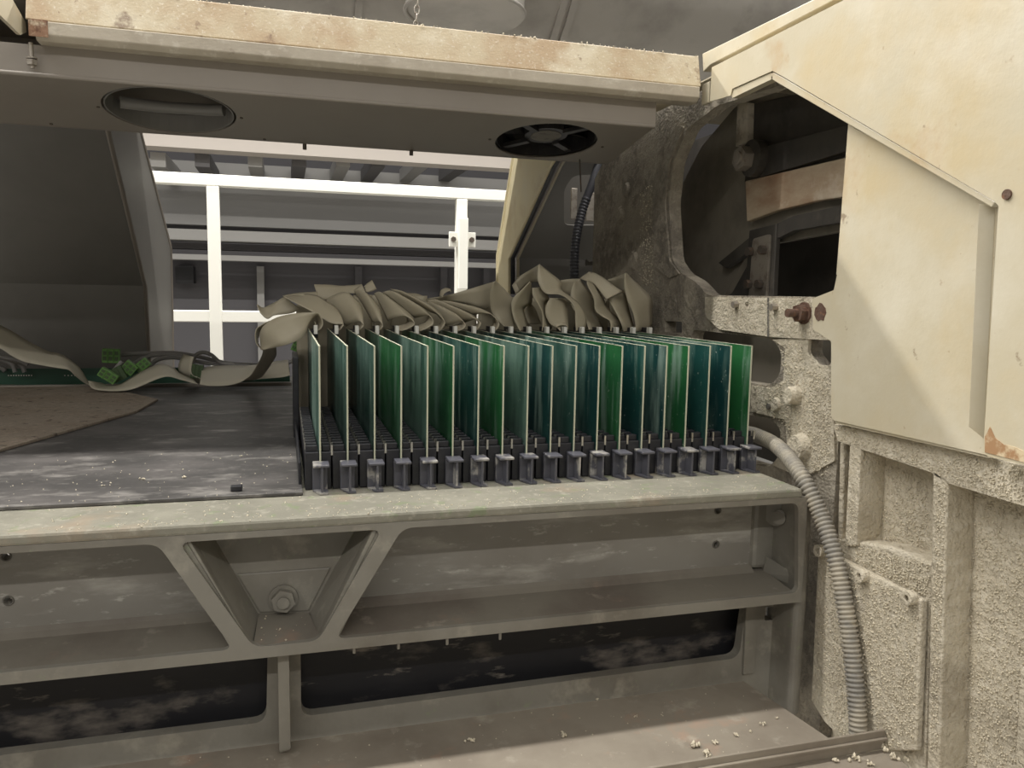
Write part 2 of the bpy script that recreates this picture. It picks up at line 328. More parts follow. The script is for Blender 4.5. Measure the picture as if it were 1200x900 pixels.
part('box_underside', MB().prism([V((x, y, BZ0-TILT*(y-BY))) for x, y in ul], nu*.002, [circ(fc, FR), hell(1)]), TAUPE, T)
for x, y in ((357, 173), (482, 180)):
    p = under(x, y-4); part('screw_tip', MB().cyl(p, p-V((0, 0, .008)), .003, 8), DKSTEEL, T)
for x, y in ((115, 125), (283, 138), (310, 163), (574, 163), (706, 172), (60, 145)):
    p = under(x, y); part('rivet', MB().cyl(p+nu*.001, p-nu*.0012, .0022, 10), DKSTEEL, T)
solo('roof_sheet', MB().box((-1.5, RY+.081, zr-.003), (.62, 1.965, zr+.001)), DARKPAINT, 'flat grey roof sheet behind the canopy rail', 'sheet')
# stray rust patch on the rail, corner stain
p = at(42, 22, 'Y', RY)
part('rust_patch', ext_x([(RY-.0035, .303), (RY-.0035, .284), (RY-.0025, .284), (RY-.0025, .303)], XL+.004, XL+.024), mat('rust_flaked_cream', rgb(150, 116, 92), .7, spots=[(rgb(206, 190, 164), 60, .5, .6, .9), (rgb(96, 62, 46), 110, .5, .62, .7)], bump=[(200, .5, .001)]), T, label='rust patch on the rail corner')
# threaded rod with a nut at the far left of the fan box
p0 = at(36, 50, 'Y', RY+.012); p1 = at(38, 80, 'Y', RY+.012)
T = thing('hanger_rod', 'thin threaded hanger rod with a nut under the canopy corner', 'rod', (p1.x, RY+.012, p1.z))
part('rod', MB().cyl(p1, p0, .0026, 10), STEEL, T); part('nut', hexnut(MB(), p1.lerp(p0, .12), (0, 0, 1), .0058, .006), STEEL, T); part('washer', MB().cyl(p1.lerp(p0, .36), p1.lerp(p0, .42), .006, 16), STEEL, T)
p = at(20, 66, 'Y', RY+.02)
# fan
T = thing('axial_fan', 'black axial cooling fan set in the canopy underside', 'fan', fc)
FAN = mat('black_fan_plastic', rgb(40, 38, 38), .45, spots=[(rgb(74, 68, 62), 40, .5, .7, .6)])
part('fan_housing', MB().prism(circ(fc, FR, 40, .004), nu*.045, [circ(fc, FR*.965, 40, .004)]), FAN, T)
part('hub', MB().cyl(fc+nu*.01, fc+nu*.04, FR*.42, 32), FAN, T, bevel=.002)
part('hub_label', MB().cyl(fc+nu*.0092, fc+nu*.0099, FR*.3, 32), mat('hub_sticker', rgb(120, 114, 104), .6, spots=[(rgb(80, 76, 70), 90, .5, .6, .6)]), T, label='round grey hub sticker')
for k in range(4):
    a = k*math.pi/2+.75; d = V((1, 0, 0))*math.cos(a)+tu*math.sin(a); w = V((1, 0, 0))*-math.sin(a)+tu*math.cos(a)
    q = [fc+d*FR*.4+w*s*.005+nu*h for h in (.006, .012) for s in (-1, 1)]+[fc+d*(FR+.004)+w*s*.005+nu*h for h in (.006, .012) for s in (-1, 1)]
    part('strut', MB().hexa([q[0], q[1], q[5], q[4], q[2], q[3], q[7], q[6]]), FAN, T)
for k in range(7):
    rows = []
    for i in range(5):
        a = k*2*math.pi/7+i*.17; row = []
        for j in range(4):
            r = FR*(.42+.175*j); row.append(fc+(V((1, 0, 0))*math.cos(a+.06*j)+tu*math.sin(a+.06*j))*r+nu*(.016+.006*i))
        rows.append(row)
    part('blade', MB().grid(rows), FAN, T, solid=.0015)
# open duct collar seen through the other hole
T = thing('open_fan_port', 'empty round port in the canopy underside with a dark metal collar', 'vent', hc)
part('collar', MB().prism(hell(.965, .0005), nu*.024, [hell(.945, .0005)]), DARKPAINT, T)
part('inner_bend', MB().tube([hc+V((x, .034-2.5*x*x, .012)) for x in (-.066, -.045, -.02, 0, .02, .045, .066)], .008, 16), DARKPAINT, T)

# ------------------------------------------------------------------ back covers at the far side
def cover_end(nm, outer, inner, X, m, lab, rimm):
    po = px(('X', X), outer); pi = px(('X', X), inner)
    T = thing(nm, lab, 'cover', (X, po[-1].y, min(po[-1].z, pi[-1].z)))
    s = 1 if X > 0 else -1
    part('end_flange', MB().prism(po+pi[::-1], (.004*s, 0, 0)), m, T)
    part('outer_rim', MB().tube(po, .0045, 6), rimm, T); part('inner_rim', MB().tube(pi, .005, 6), rimm, T)
    return T, po, pi
T, po, pi = cover_end('rear_cover', [(160, 120), (165, 157), (200, 290), (203, 438)], [(120, 120), (128, 160), (170, 335), (176, 448)], -.308, DARKPAINT, 'dark bent rear cover with folded edge beside the fence view', TAUPE)  # taupe rims: the flange's lit edge put in as a lighter colour
X = -.312; dn = [V((X-.9, p.y, p.z)) for p in pi]
part('upper_sheet', MB().prism([pi[0]-V((.004, 0, 0)), pi[2]-V((.004, 0, 0)), dn[2], dn[0]], (0, .003, .001)), DARKPAINT, T)
part('lower_sheet', MB().prism([pi[2]-V((.004, 0, 0)), pi[3]-V((.004, 0, 0)), dn[3], dn[2]], (0, .003, 0)), DARKPAINT, T)
for x, y in ((100, 205), (117, 248)):
    pl = at(x, y, 'X', 1); 
T, po, pi = cover_end('cream_rear_cover', [(604, 170), (600, 193), (583, 300), (583, 345)], [(660, 170), (645, 195), (597, 302), (597, 345)], .575, BACKCREAM, 'pale yellow bent rear cover lit brightly beside the fence view', BACKCREAM)
dn = [V((1.2, p.y, p.z)) for p in po]
part('upper_sheet', MB().prism([po[0]+V((.004, 0, 0)), po[2]+V((.004, 0, 0)), dn[2], dn[0]], (0, .003, .001)), DARKPAINT, T)
part('lower_sheet', MB().prism([po[2]+V((.004, 0, 0)), po[3]+V((.004, 0, 0)), dn[3], dn[2]], (0, .003, 0)), DARKPAINT, T)
part('gasket_edge', MB().tube([p+V((.008, -.006, 0)) for p in pi], .006, 6), BLACK, T)
part('edge_trim', MB().tube([p+V((.02, -.012, 0)) for p in pi], .004, 6), CREAM, T)
# dark inner bulkhead right of it with its rounded window
BK1, BK2 = pi[1]+V((0, .005, 0)), pi[2]+V((0, .005, 0)); BKK = (BK2.y-BK1.y)/(BK2.z-BK1.z)
def bkp(x, y, dy=0):      # pixel -> point on the sloping upper half of the bulkhead
    d = at(x, y, 'Y', 1.0); return d*((BK1.y+dy-BK1.z*BKK)/(1-d.z*BKK))
win = rounded([bkp(*p) for p in ((661, 222), (661, 264), (720, 264), (720, 205), (672, 205))], .02)
zl_ = bkp(608, 302).z; xr_ = 1.0
up_ = [bkp(655, 165), bkp(608, 302)]; up_ = [V((.6005, q.y, q.z)) for q in up_]; up_ += [V((xr_, up_[1].y, up_[1].z)), V((xr_, up_[0].y, up_[0].z))]
T = thing('bulkhead', 'grey bent bulkhead sheet with a rounded window behind the dark conduit', 'panel', V((.8, up_[1].y, -.15)))
part('upper_sheet', MB().prism(up_, (0, .004, .002), [win]), DARKPAINT, T)
lw_ = [up_[1], V((up_[1].x, up_[1].y, -.15)), V((xr_, up_[1].y, -.15)), up_[2]]
part('lower_sheet', MB().prism(lw_, (0, .004, 0)), DARKPAINT, T)
a = bkp(673, 235, .03); part('bright_fitting', MB().box((a.x-.008, a.y, a.z-.045), (a.x+.008, a.y+.006, a.z+.03)), STEEL, T, bevel=.002)
a = bkp(692, 240, .03); part('wide_fitting', MB().box((a.x-.01, a.y, a.z-.04), (a.x+.01, a.y+.006, a.z+.03)), STEEL, T, bevel=.002)
pts = smooth_path([at(702, 190, 'Y', 1.67), at(694, 215, 'Y', 1.67), at(683, 245, 'Y', 1.67), at(676, 275, 'Y', 1.66), at(673, 305, 'Y', 1.65), at(674, 345, 'Y', 1.64), at(680, 380, 'Y', 1.64)], 10)
pr_ = resample(pts, .0018)
solo('corrugated_conduit', MB().tube(pr_, .009, 12, rfun=lambda i: .0098+.0008*math.cos(i*math.pi/2) if i > 45 else .0092), DHOSE, 'dark corrugated conduit hanging behind the ribbon cables', 'conduit')
rt = under(679, 187); solo('thin_rod', MB().cyl(at(681, 225, 'Y', rt.y), rt+V((0, 0, .004)), .0013, 8), DKSTEEL, 'thin wire rod hanging from the canopy box beside the dark conduit', 'rod')

# ------------------------------------------------------------------ cross beam
ZT = -.224; F0 = .785; FW = .857
def w(x, y, Y=F0): return at(x, y, 'Y', Y)
T = BEAMT = thing('cross_beam', 'grey green cast cross beam with a V shaped bolt pocket', 'beam', (.17, .85, -.52))
BXR = .588
part('top_flange', MB().box((-.7, F0, ZT-.011), (BXR, 1.34, ZT)), BEAMTOP, T, bevel=.003)
fz0, fz1 = -.3525, -.2412
fpoly = [V((-.7, F0+.0006, -.2345)), V((BXR+.008, F0+.0006, -.2345)), V((BXR+.008, F0+.0006, -.3645)), V((-.7, F0+.0006, -.3645))]
def onz(p, z): return V((p.x, F0+.0006, z))
fh = [[onz(V((-.69, 0, 0)), fz1), onz(w(184, 628), fz1), onz(w(273, 757), fz0), onz(V((-.69, 0, 0)), fz0)],
      [onz(w(209, 627), fz1), onz(w(448, 614), fz1), onz(w(373, 752), fz0), onz(w(297, 756), fz0)],
      [onz(w(472, 612), fz1), onz(w(936, 590), fz1), onz(w(936, 690), fz0), onz(w(393, 749), fz0)]]
part('face_frame', MB().prism(fpoly, (0, .0075, 0), [rounded(h, .011, 6) for h in fh]), BEAM, T, bevel=.0022)
HOLES = [w(x, y, FW) for x, y in ((7, 652), (10, 704), (841, 598), (839, 638), (-60, 656))]
def ring(c, r_, ax, n=14): return [c+(V((math.cos(2*math.pi*k/n), 0, math.sin(2*math.pi*k/n))) if ax == 'Y' else V((0, math.cos(2*math.pi*k/n), math.sin(2*math.pi*k/n))))*r_ for k in range(n)]
part('web', MB().prism([V((-.7, FW, -.345)), V((.57, FW, -.345)), V((.57, FW, ZT-.011)), V((-.7, FW, ZT-.011))], (0, .015, 0), [ring(c, .004, 'Y') for c in HOLES]), BEAMR, T)
part('shelf', MB().prism([(-.7, FW+.01, -.3455), (-.7, F0+.004, -.3535), (-.7, F0+.004, -.364), (-.7, FW+.01, -.364)], (BXR+.7, 0, 0)), SHELF, T)
part('shelf_fillet', MB().prism([(-.7, FW+.001, -.338), (-.7, FW-.004, -.343), (-.7, FW-.011, -.3485), (-.7, FW+.001, -.3485)], (1.27, 0, 0)), SHELF, T)
# V ribs
def rib(a, b, c, d):
    q = [w(*p) for p in (a, b, c, d)]
    for i, j in ((0, 3), (1, 2)): q[i] = q[j].lerp(q[i], (-.2345-q[j].z)/(q[i].z-q[j].z)); q[j] = q[i].lerp(q[j], (-.3575-q[i].z)/(q[j].z-q[i].z))
    return MB().prism([p+V((0, .005, 0)) for p in q], (0, FW-F0-.003, 0))
part('rib', rib((179, 609), (206, 608), (303, 772), (276, 774)), BEAM, T, bevel=.003)
part('rib', rib((450, 597), (475, 596), (390, 765), (366, 767)), BEAM, T, bevel=.003)
FP = FW-.012
rim = [w(x, y, F0+.004) for x, y in ((208, 618), (450, 606), (374, 757), (296, 760))]; flo = px(('Y', FP), [(250, 628), (416, 621), (363, 718), (303, 720)])
for k in (1, 3): part('pocket_wall', MB().prism([rim[k], rim[(k+1) % 4], flo[(k+1) % 4], flo[k]], (-.003 if k == 3 else .003, .004, 0)), BEAM, T)
part('pocket_floor', MB().prism(px(('Y', FP), [(215, 622), (440, 612), (372, 735), (296, 738)]), (0, .012, 0)), BEAM, T)
part('pocket_pad', MB().prism(px(('Y', FP-.002), [(277, 673), (388, 665), (362, 716), (304, 718)]), (0, .004, 0)), BEAM, T, bevel=.0015)
sl = [w(297, 756, F0+.004), w(374, 752, F0+.004), w(362, 717, FP), w(303, 719, FP)]
part('pocket_sill', MB().prism(sl, (0, .004, -.006)), SHELF, T)
nc = w(332, 701, FP-.003)
nt = part('hex_nut', hexnut(MB(), nc, (0, -1, 0), .0125, .011, .015), BEAM, T, bevel=.001)
part('bolt_end', MB().cyl(nc-V((0, .011, 0)), nc-V((0, .015, 0)), .0062, 20), BEAM, nt, T, bevel=.0008)
for c in HOLES: part('screw_hole', MB().tube(ring(c+V((0, -.0004, 0)), .0044, 'Y', 16), .0009, 6, closed=True), CASTG, T)
# lower web with openings
LW = .842; zl = -.52
def lo(pts): return px(('Y', LW), pts)
zB = [V((-.7, LW, -.366)), V((-.7, LW, zl)), V((.605, LW, zl)), V((.605, LW, -.366))]
left = rounded([V((-.66, LW, -.368)), w(314, 745, LW), w(312, 846, LW), V((-.66, LW, w(0, 885, LW).z))], .014)
right = rounded([w(352, 740, LW), w(876, 700, LW), w(866, 771, LW), w(353, 840, LW)], .014)
sc = w(902, 719, LW); sqh = [sc+V((dx*.007, 0, dz*.009)) for dx, dz in ((-1, -1), (1, -1), (1, 1), (-1, 1))]
part('lower_web', MB().prism(zB, (0, .014, 0), [left, right, sqh]), BEAM, T, bevel=.002)
part('centre_rib', MB().prism([w(325, 765, .805), w(339, 763, .805), w(341, 880, .805), w(327, 884, .805)], (0, .04, 0)), BEAM, T, bevel=.003)
part('end_pilaster', MB().prism([w(875, 700, LW-.004), w(888, 700, LW-.004), w(884, 790, LW-.004), w(871, 792, LW-.004)], (0, .006, 0)), BEAM, T, bevel=.002)
part('end_column', MB().box((.597, .797, zl), (.615, LW+.02, ZT-.012)), BEAM, T, bevel=.008, seg=4)
part('end_web', MB().box((.568, FW-.006, -.345), (.605, FW+.012, ZT-.012)), BEAM, T, bevel=.006)
g = w(898, 653, .85)
part('end_gusset', MB().prism([w(898, 652, .85), w(937, 676, .80), w(937, 690, .80), w(893, 672, .85)], (.004, .008, 0)), BEAM, T, bevel=.001)
c = at(910, 601, 'X', .597); ax = V((-.75, -.66, 0))
bo = part('bolt_boss', MB().cyl(c-ax*.012, c+ax*.006, .0175, 28, .0155), BEAM, T, bevel=.003)
part('bolt_end', MB().cyl(c+ax*.005+V((.003, -.006, -.002)), c+ax*.014+V((.003, -.006, -.002)), .0085, 20), BEAM, bo, T, bevel=.002)
for x, y in ((415, 762), (467, 757), (524, 752), (586, 746)):
    c = w(x, y, F0+.003); part('paint_drip', MB().cyl(c+V((0, 0, .006)), c-V((0, 0, .003)), .0016, 8), BEAM, T)
# black panels behind the openings
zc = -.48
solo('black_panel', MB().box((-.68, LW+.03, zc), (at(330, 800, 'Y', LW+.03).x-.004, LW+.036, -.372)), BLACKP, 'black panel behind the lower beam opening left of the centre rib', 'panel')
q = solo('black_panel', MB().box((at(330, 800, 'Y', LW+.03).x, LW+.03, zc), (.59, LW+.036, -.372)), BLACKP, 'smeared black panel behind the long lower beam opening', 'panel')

# ------------------------------------------------------------------ lower plate and tray
ZP = -.486
pp = [V((-.7, .838, ZP)), V((.557, .838, ZP)), V((.577, .700, ZP)), V((.577, .668, ZP)), V((-.7, .668, ZP))]
solo('catch_plate', MB().prism(pp, (0, 0, -.003)), TRAY, 'flat brownish sheet plate lying under the cross beam', 'plate', bevel=.0008)
YT = .664
a = at(1076, 850, 'Y', YT); b = at(900, 877, 'Y', YT)
zt_ = (a.z+b.z)/2; a.x = min(a.x, .6205)
T = thing('angle_tray', 'brown steel angle tray holding lint crumbs', 'tray', (.3, YT, zt_-.03))
part('tray_wall', MB().box((-.7, YT, zt_-.022), (a.x, YT+.003, zt_)), TRAY, T, bevel=.0008)
part('tray_ledge', MB().box((-.7, YT-.004, zt_-.010), (a.x, YT-.0005, zt_-.0075)), TRAY, T)
part('tray_floor', MB().box((-.7, YT-.12, zt_-.025), (a.x+.002, YT, zt_-.022)), TRAY, T, bevel=.0008)

# ------------------------------------------------------------------ plate beside the cards
xpl = at(355, 580, 'Z', ZT).x; xpb = at(345, 452, 'Z', ZT).x
yb = at(150, 450, 'Z', ZT).y
T = solo('cover_plate', MB().prism([V((-.7, .871, ZT+.0005)), V((xpl, .871, ZT+.0005)), V((xpl-.002, yb, ZT+.0005)), V((-.7, yb, ZT+.0005))], (0, 0, .004)), PLATE, 'black cover plate with dusty smears lying on the cross beam', 'plate', bevel=.0008)
Z2 = ZT+.005
solo('fibre_board', MB().prism(px(('Z', Z2), [(-40, 452), (120, 455), (185, 470), (160, 484), (0, 530), (-60, 548)]), (0, 0, .004)), BROWNB, 'brown speckled fibre board lying on the black cover plate', 'board', bevel=.0006)
c = at(277, 576, 'Z', Z2); solo('rubber_stub', MB().box((c.x-.006, c.y, Z2), (c.x+.006, c.y+.008, Z2+.006)), BLACK, 'tiny black rubber stub on the front edge of the cover plate', 'stub', bevel=.001)
solo('beam_rear_deck', MB().box((-.7, 1.342, ZT-.011), (.62, 2.1, ZT-.001)), DARKPAINT, 'dark rear deck sheet carrying the green controller board', 'deck')

# ------------------------------------------------------------------ circuit cards
NB = 19; X0, PITCH, YN, YF = .0369, .03, .890, 1.30; ZBT, ZBB = -.0622, -.205
ordn = 'first second third fourth fifth sixth seventh eighth ninth tenth'.split()
def which(i): return (ordn[i]+' in the row counting from the black cover plate') if i < 10 else (ordn[NB-1-i]+' in the row counting from the dusty side frame')
def card_proto():
    base = (0, YN, ZBB); T = thing('circuit_card', '', 'circuit board', base, 'upright circuit cards in the row')
    part('board', MB().box((-.0008, YN, ZBB), (.0008, YF, ZBT)), BOARDS[0], T)
    part('board_edge', MB().box((-.0009, YN-.0006, ZBB), (.0009, YN+.0003, ZBT+.0003)).box((-.0009, YN, ZBT-.0003), (.0009, YF, ZBT+.0003)), EDGE, T, label='pale laminate edge')
    part('ribbon_header', MB().box((.001, 1.212, ZBT-.010), (.012, 1.276, ZBT+.0005)), BLACK, T, bevel=.0006)
    part('edge_contacts', MB().box((-.0014, 1.0, ZBB+.001), (-.0009, 1.29, ZBB+.012)), BLACK, T)
    part('connector_tab', MB().box((.0055, 1.200, ZBT-.004), (.0108, 1.2115, ZBT+.009)), TAB, T, bevel=.0005, label='pale connector tab')
    return T
def block_proto():
    base = (0, YN, ZT); T = thing('card_socket', '', 'socket', base, 'black card sockets in the row')
    zt = -.181
    bd = part('socket_body', MB().box((-.0165, YN+.004, ZT+.0005), (-.001, 1.215, zt)).box((.001, YN+.004, ZT+.0005), (.0120, 1.215, zt)).box((-.001, YN+.004, ZT+.0005), (.001, 1.215, ZBB-.001)), BLACK, T, bevel=.0008)
    m = MB()
    for k in range(19):
        y = YN+.008+k*.0165; m.box((-.0155, y, zt), (-.003, y+.008, zt+.007)); m.box((.0025, y, zt), (.0108, y+.008, zt+.007))
    part('ridge_strip', m, BLACK, T, kind='stuff', bevel=.0008)
    m = MB()
    for k in range(20):
        y = YN+.004+k*.0155; m.box((.0118, y, zt-.004), (.0140, y+.003, zt+.0075))
        if k % 2: m.box((-.0164, y, zt+.0005), (-.0152, y+.003, zt+.0078))
    part('pin_row', m, PIN, T, kind='stuff')
    cl = MB()
    cl.box((-.0085, YN-.003, ZT+.0005), (.0075, YN+.003, -.1935))
    gd = part('card_guide', cl, CLIPM, T, bevel=.0008)
    part('guide_web', MB().prism([(.0, YN-.003, ZT+.0005), (.0, YN-.020, ZT+.0005), (.0, YN-.020, -.1935), (.0, YN-.003, -.1935)], (.0024, 0, 0)), CLIPM, gd, T, bevel=.0004)
    part('guide_cap', MB().box((-.0085, YN-.0215, -.1935), (.0090, YN+.003, -.1905)), CLIPM, gd, T, bevel=.0009)
    part('guide_foot', MB().prism([(-.0085, YN-.0035, ZT+.0005), (.0075, YN-.0035, ZT+.0005), (.0075, YN-.0215, ZT+.0005), (-.0015, YN-.0215, ZT+.0005)], (0, 0, .002)), CLIPM, gd, T)
    return T
cp = card_proto(); bp = block_proto()
greens = {3: 1, 5: 1, 7: 1, 12: 1, 15: 1, 18: 1, 0: 2, 1: 2, 2: 2, 4: 2, 8: 2, 10: 2}
for i in range(NB):
    c_, b_ = (cp, bp) if i == 0 else (tree_copy(cp), tree_copy(bp))
    for o in (c_, b_): o.location.x = X0+PITCH*i
    c_['label'] = 'upright green circuit card, '+which(i); b_['label'] = 'ridged black card socket, '+which(i)
    c_['base'] = [X0+PITCH*i, YN, ZBB]
    m = BOARDS[greens.get(i, 0)]
    for ch in c_.children:
        if ch.name.startswith('board') and not ch.name.startswith('board_edge'):
            ch.material_slots[0].link = 'OBJECT'; ch.material_slots[0].material = m
# ------------------------------------------------------------------ ribbon cables
def sheet(rows, n=6, m=4):
    cols = [smooth_path(r, n) for r in rows]               # along the ribbon
    return MB().grid([smooth_path([c[k] for c in cols], m) for k in range(len(cols[0]))])
def edges(ea, eb, Ya, Yb, bulge=0):
    n = len(ea); f = lambda Y, k: Y[k] if isinstance(Y, (list, tuple)) else Y
    A = [at(*ea[k], 'Y', f(Ya, k)) for k in range(n)]; B = [at(*eb[k], 'Y', f(Yb, k)) for k in range(n)]
    if not bulge: return [A, B]
    return [A, [(a+b)/2+V((0, -.3, .8))*bulge*min(1, 1.6*math.sin(math.pi*(k+.5)/n)) for k, (a, b) in enumerate(zip(A, B))], B]
def za(pts): return [(300+x/7.5, 300+y/7.5) for x, y in pts]
def zb_(pts): return [(440+x/6.667, 310+y/6.667) for x, y in pts]
def zc_(pts): return [(600+x/6.667, 300+y/6.667) for x, y in pts]
RIBS = {i: [] for i in range(NB)}
def rb(i, z, near, far, Ya=None, Yb=None):
    n = len(near); b = 0
    if Ya is None:                                          # a curl: its mouth in front, its tail end tucked behind the next mouth
        b = .003; Ya = [1.2135, 1.2132]+[1.2132+.040*(k/(n-3))**1.5 for k in range(n-2)]; Yb = [1.24, 1.246]+[1.250+.042*(k/(n-3)) for k in range(n-2)]
    RIBS[i].append(edges(z(near), z(far), Ya, Yb, b))
# curled ribbons: near edge loops round the mouth, far edge sweeps up and back
rb(0, za, [(520, 590), (545, 655), (588, 600), (560, 515), (500, 495), (300, 510), (140, 560), (40, 660), (45, 825)],
          [(515, 570), (530, 600), (550, 575), (530, 530), (470, 590), (430, 690), (380, 735), (250, 785), (60, 826)],
   [1.2135, 1.2135, 1.2135, 1.2135, 1.214, 1.22, 1.225, 1.235, 1.255], [1.245, 1.245, 1.24, 1.235, 1.222, 1.216, 1.212, 1.212, 1.24])
rb(0, za, [(120, 570), (60, 600), (0, 650), (0, 760), (50, 825)], [(160, 640), (100, 640), (40, 670), (20, 760), (60, 826)], 1.262, 1.30)
rb(0, za, [(50, 800), (60, 830), (40, 900), (-40, 1040), (-110, 1095)], [(170, 790), (180, 830), (165, 900), (60, 1050), (-10, 1090)], [1.27, 1.29, 1.4, 1.6, 1.72], [1.27, 1.29, 1.4, 1.6, 1.72])
rb(1, za, [(715, 650), (735, 662), (768, 610), (752, 598), (680, 596), (600, 560), (500, 495), (380, 430), (240, 355)],
          [(720, 620), (745, 600), (740, 520), (700, 455), (620, 400), (540, 350), (450, 335), (340, 340), (236, 350)])
rb(1, za, [(400, 470), (300, 505), (160, 522), (100, 552), (40, 500), (12, 440)], [(250, 360), (235, 366), (180, 400), (120, 430), (60, 455), (10, 425)], 1.268, [1.272, 1.275, 1.28, 1.285, 1.28, 1.27])
rb(1, za, [(236, 350), (330, 330), (440, 320), (540, 315)], [(300, 345), (380, 345), (470, 350), (550, 365)], 1.285, 1.275)
rb(2, za, [(878, 645), (905, 665), (945, 612), (905, 573), (850, 590), (790, 620)], [(880, 610), (925, 600), (930, 450), (800, 320), (680, 345), (610, 395)])
rb(2, za, [(510, 250), (620, 252), (760, 262), (930, 250)], [(545, 370), (620, 385), (740, 330), (880, 330)], 1.325, 1.315)
rb(2, za, [(930, 248), (905, 270), (860, 305)], [(962, 315), (930, 340), (880, 330)], 1.318, 1.31)
rb(3, za, [(1060, 650), (1085, 665), (1115, 615), (1080, 572), (1040, 590), (1015, 565)], [(1060, 610), (1100, 590), (1080, 450), (970, 325), (905, 300), (865, 310)])
rb(3, za, [(950, 270), (985, 235), (1020, 212)], [(968, 320), (1020, 310), (1060, 290)], 1.325, 1.318)
rb(4, zb_, [(160, 520), (220, 530), (306, 465), (240, 405), (160, 412), (95, 440)], [(170, 480), (260, 450), (270, 390), (120, 270), (40, 215), (-10, 225)])
rb(5, zb_, [(320, 520), (365, 530), (450, 465), (425, 400), (370, 405), (310, 418)], [(330, 480), (400, 440), (400, 370), (250, 270), (130, 205), (55, 215)])
rb(6, zb_, [(470, 520), (505, 530), (542, 455), (495, 392), (470, 385), (430, 370)], [(480, 480), (515, 440), (480, 355), (340, 270), (200, 205), (115, 190)])
rb(6, zb_, [(240, 225), (330, 230), (410, 270)], [(250, 235), (340, 255), (430, 300)], 1.335, 1.328)
rb(7, zb_, [(610, 522), (655, 536), (702, 485), (682, 442), (630, 455), (555, 480)], [(620, 480), (680, 450), (650, 405), (540, 340), (440, 295), (385, 290)])
rb(8, zb_, [(765, 520), (785, 527), (823, 465), (785, 430), (740, 440), (695, 455)], [(775, 480), (815, 440), (740, 395), (600, 325), (480, 275), (395, 277)])
rb(9, zb_, [(905, 520), (935, 532), (966, 465), (915, 395), (840, 383), (770, 392)], [(915, 480), (950, 430), (880, 370), (740, 325), (600, 290), (495, 280)])
# standing, leaf-like ribbons
rb(10, zb_, [(1030, 522), (1000, 480), (960, 440), (910, 370), (890, 260), (905, 170), (938, 130)], [(1075, 527), (1092, 485), (1072, 410), (1072, 350), (1088, 290), (1010, 195), (940, 129)], [1.2135, 1.240, 1.254, 1.258, 1.25, 1.24, 1.235], [1.235, 1.25, 1.264, 1.266, 1.262, 1.255, 1.245])
rb(10, zb_, [(935, 132), (820, 165), (690, 205), (560, 240), (400, 268)], [(890, 330), (840, 350), (720, 310), (600, 290), (480, 285)], [1.262, 1.295, 1.305, 1.31, 1.315], [1.265, 1.300, 1.31, 1.315, 1.32])
rb(10, zb_, [(500, 245), (510, 205), (545, 185), (585, 190)], [(520, 255), (540, 225), (580, 205), (590, 215)], 1.30, 1.29)
rb(11, zc_, [(60, 590), (20, 500), (0, 420), (5, 340), (80, 260), (140, 200)], [(130, 590), (105, 480), (95, 410), (150, 372), (155, 300), (150, 215)], 1.2135, 1.245)
rb(11, zc_, [(150, 372), (115, 400), (108, 470), (130, 530)], [(165, 390), (190, 430), (210, 490), (230, 530)], 1.26, 1.30)
rb(11, zc_, [(0, 230), (60, 160), (130, 115), (200, 75)], [(30, 300), (90, 240), (150, 200), (200, 160)], 1.335, 1.325)
rb(12, zc_, [(235, 590), (240, 520), (235, 440), (200, 370), (165, 310), (158, 250)], [(295, 600), (310, 550), (262, 440), (256, 370), (290, 340), (235, 242)], 1.2135, 1.245)
rb(12, zc_, [(290, 340), (262, 372), (262, 430), (275, 470)], [(310, 350), (320, 400), (315, 450), (310, 480)], 1.25, 1.28)
rb(13, zc_, [(340, 545), (320, 545), (290, 520), (262, 450), (270, 380), (300, 330)], [(375, 600), (425, 590), (440, 560), (432, 440), (428, 370), (400, 335)], 1.2185, [1.2135, 1.2135, 1.22, 1.23, 1.235, 1.24])
rb(13, zc_, [(340, 545), (330, 535), (370, 520), (420, 530), (440, 570)], [(345, 560), (370, 545), (400, 540), (430, 550), (441, 575)], 1.2185, 1.2135)
rb(14, zc_, [(500, 590), (495, 500), (490, 420), (450, 350), (370, 300), (260, 290), (205, 200), (203, 110), (212, 66)], [(550, 602), (580, 540), (570, 450), (520, 370), (440, 305), (385, 260), (380, 200), (290, 125), (216, 66)], [1.2135, 1.2135, 1.2135, 1.2135, 1.216, 1.22, 1.222, 1.225, 1.23], [1.222, 1.222, 1.222, 1.224, 1.228, 1.232, 1.236, 1.238, 1.24])
rb(14, zc_, [(210, 68), (140, 110), (80, 150), (30, 200)], [(205, 200), (160, 205), (110, 230), (60, 280)], [1.235, 1.27, 1.285, 1.29], [1.225, 1.28, 1.295, 1.30])
rb(15, zc_, [(600, 575), (570, 500), (480, 420), (458, 330), (465, 260), (490, 200)], [(690, 602), (716, 560), (645, 450), (640, 340), (590, 260), (530, 180)], [1.2135, 1.234, 1.246, 1.25, 1.25, 1.25], [1.255, 1.262, 1.266, 1.268, 1.268, 1.268])
rb(15, zc_, [(530, 178), (470, 178), (380, 190)], [(470, 300), (420, 300), (385, 270)], [1.268, 1.28, 1.29], [1.272, 1.295, 1.30])
rb(16, zc_, [(770, 590), (765, 510), (700, 470), (650, 420), (640, 330), (590, 230), (588, 195)], [(845, 602), (862, 540), (830, 490), (740, 400), (720, 345), (650, 240), (600, 190)], 1.2135, 1.24)
rb(16, zc_, [(740, 350), (725, 380), (740, 420), (800, 480)], [(760, 345), (760, 400), (780, 450), (840, 500)], 1.25, 1.29)
rb(17, zc_, [(870, 600), (850, 520), (800, 420), (755, 345), (740, 335)], [(930, 602), (952, 560), (920, 440), (885, 300), (860, 285)], [1.2135, 1.21, 1.22, 1.235, 1.245], [1.232, 1.235, 1.24, 1.25, 1.262])
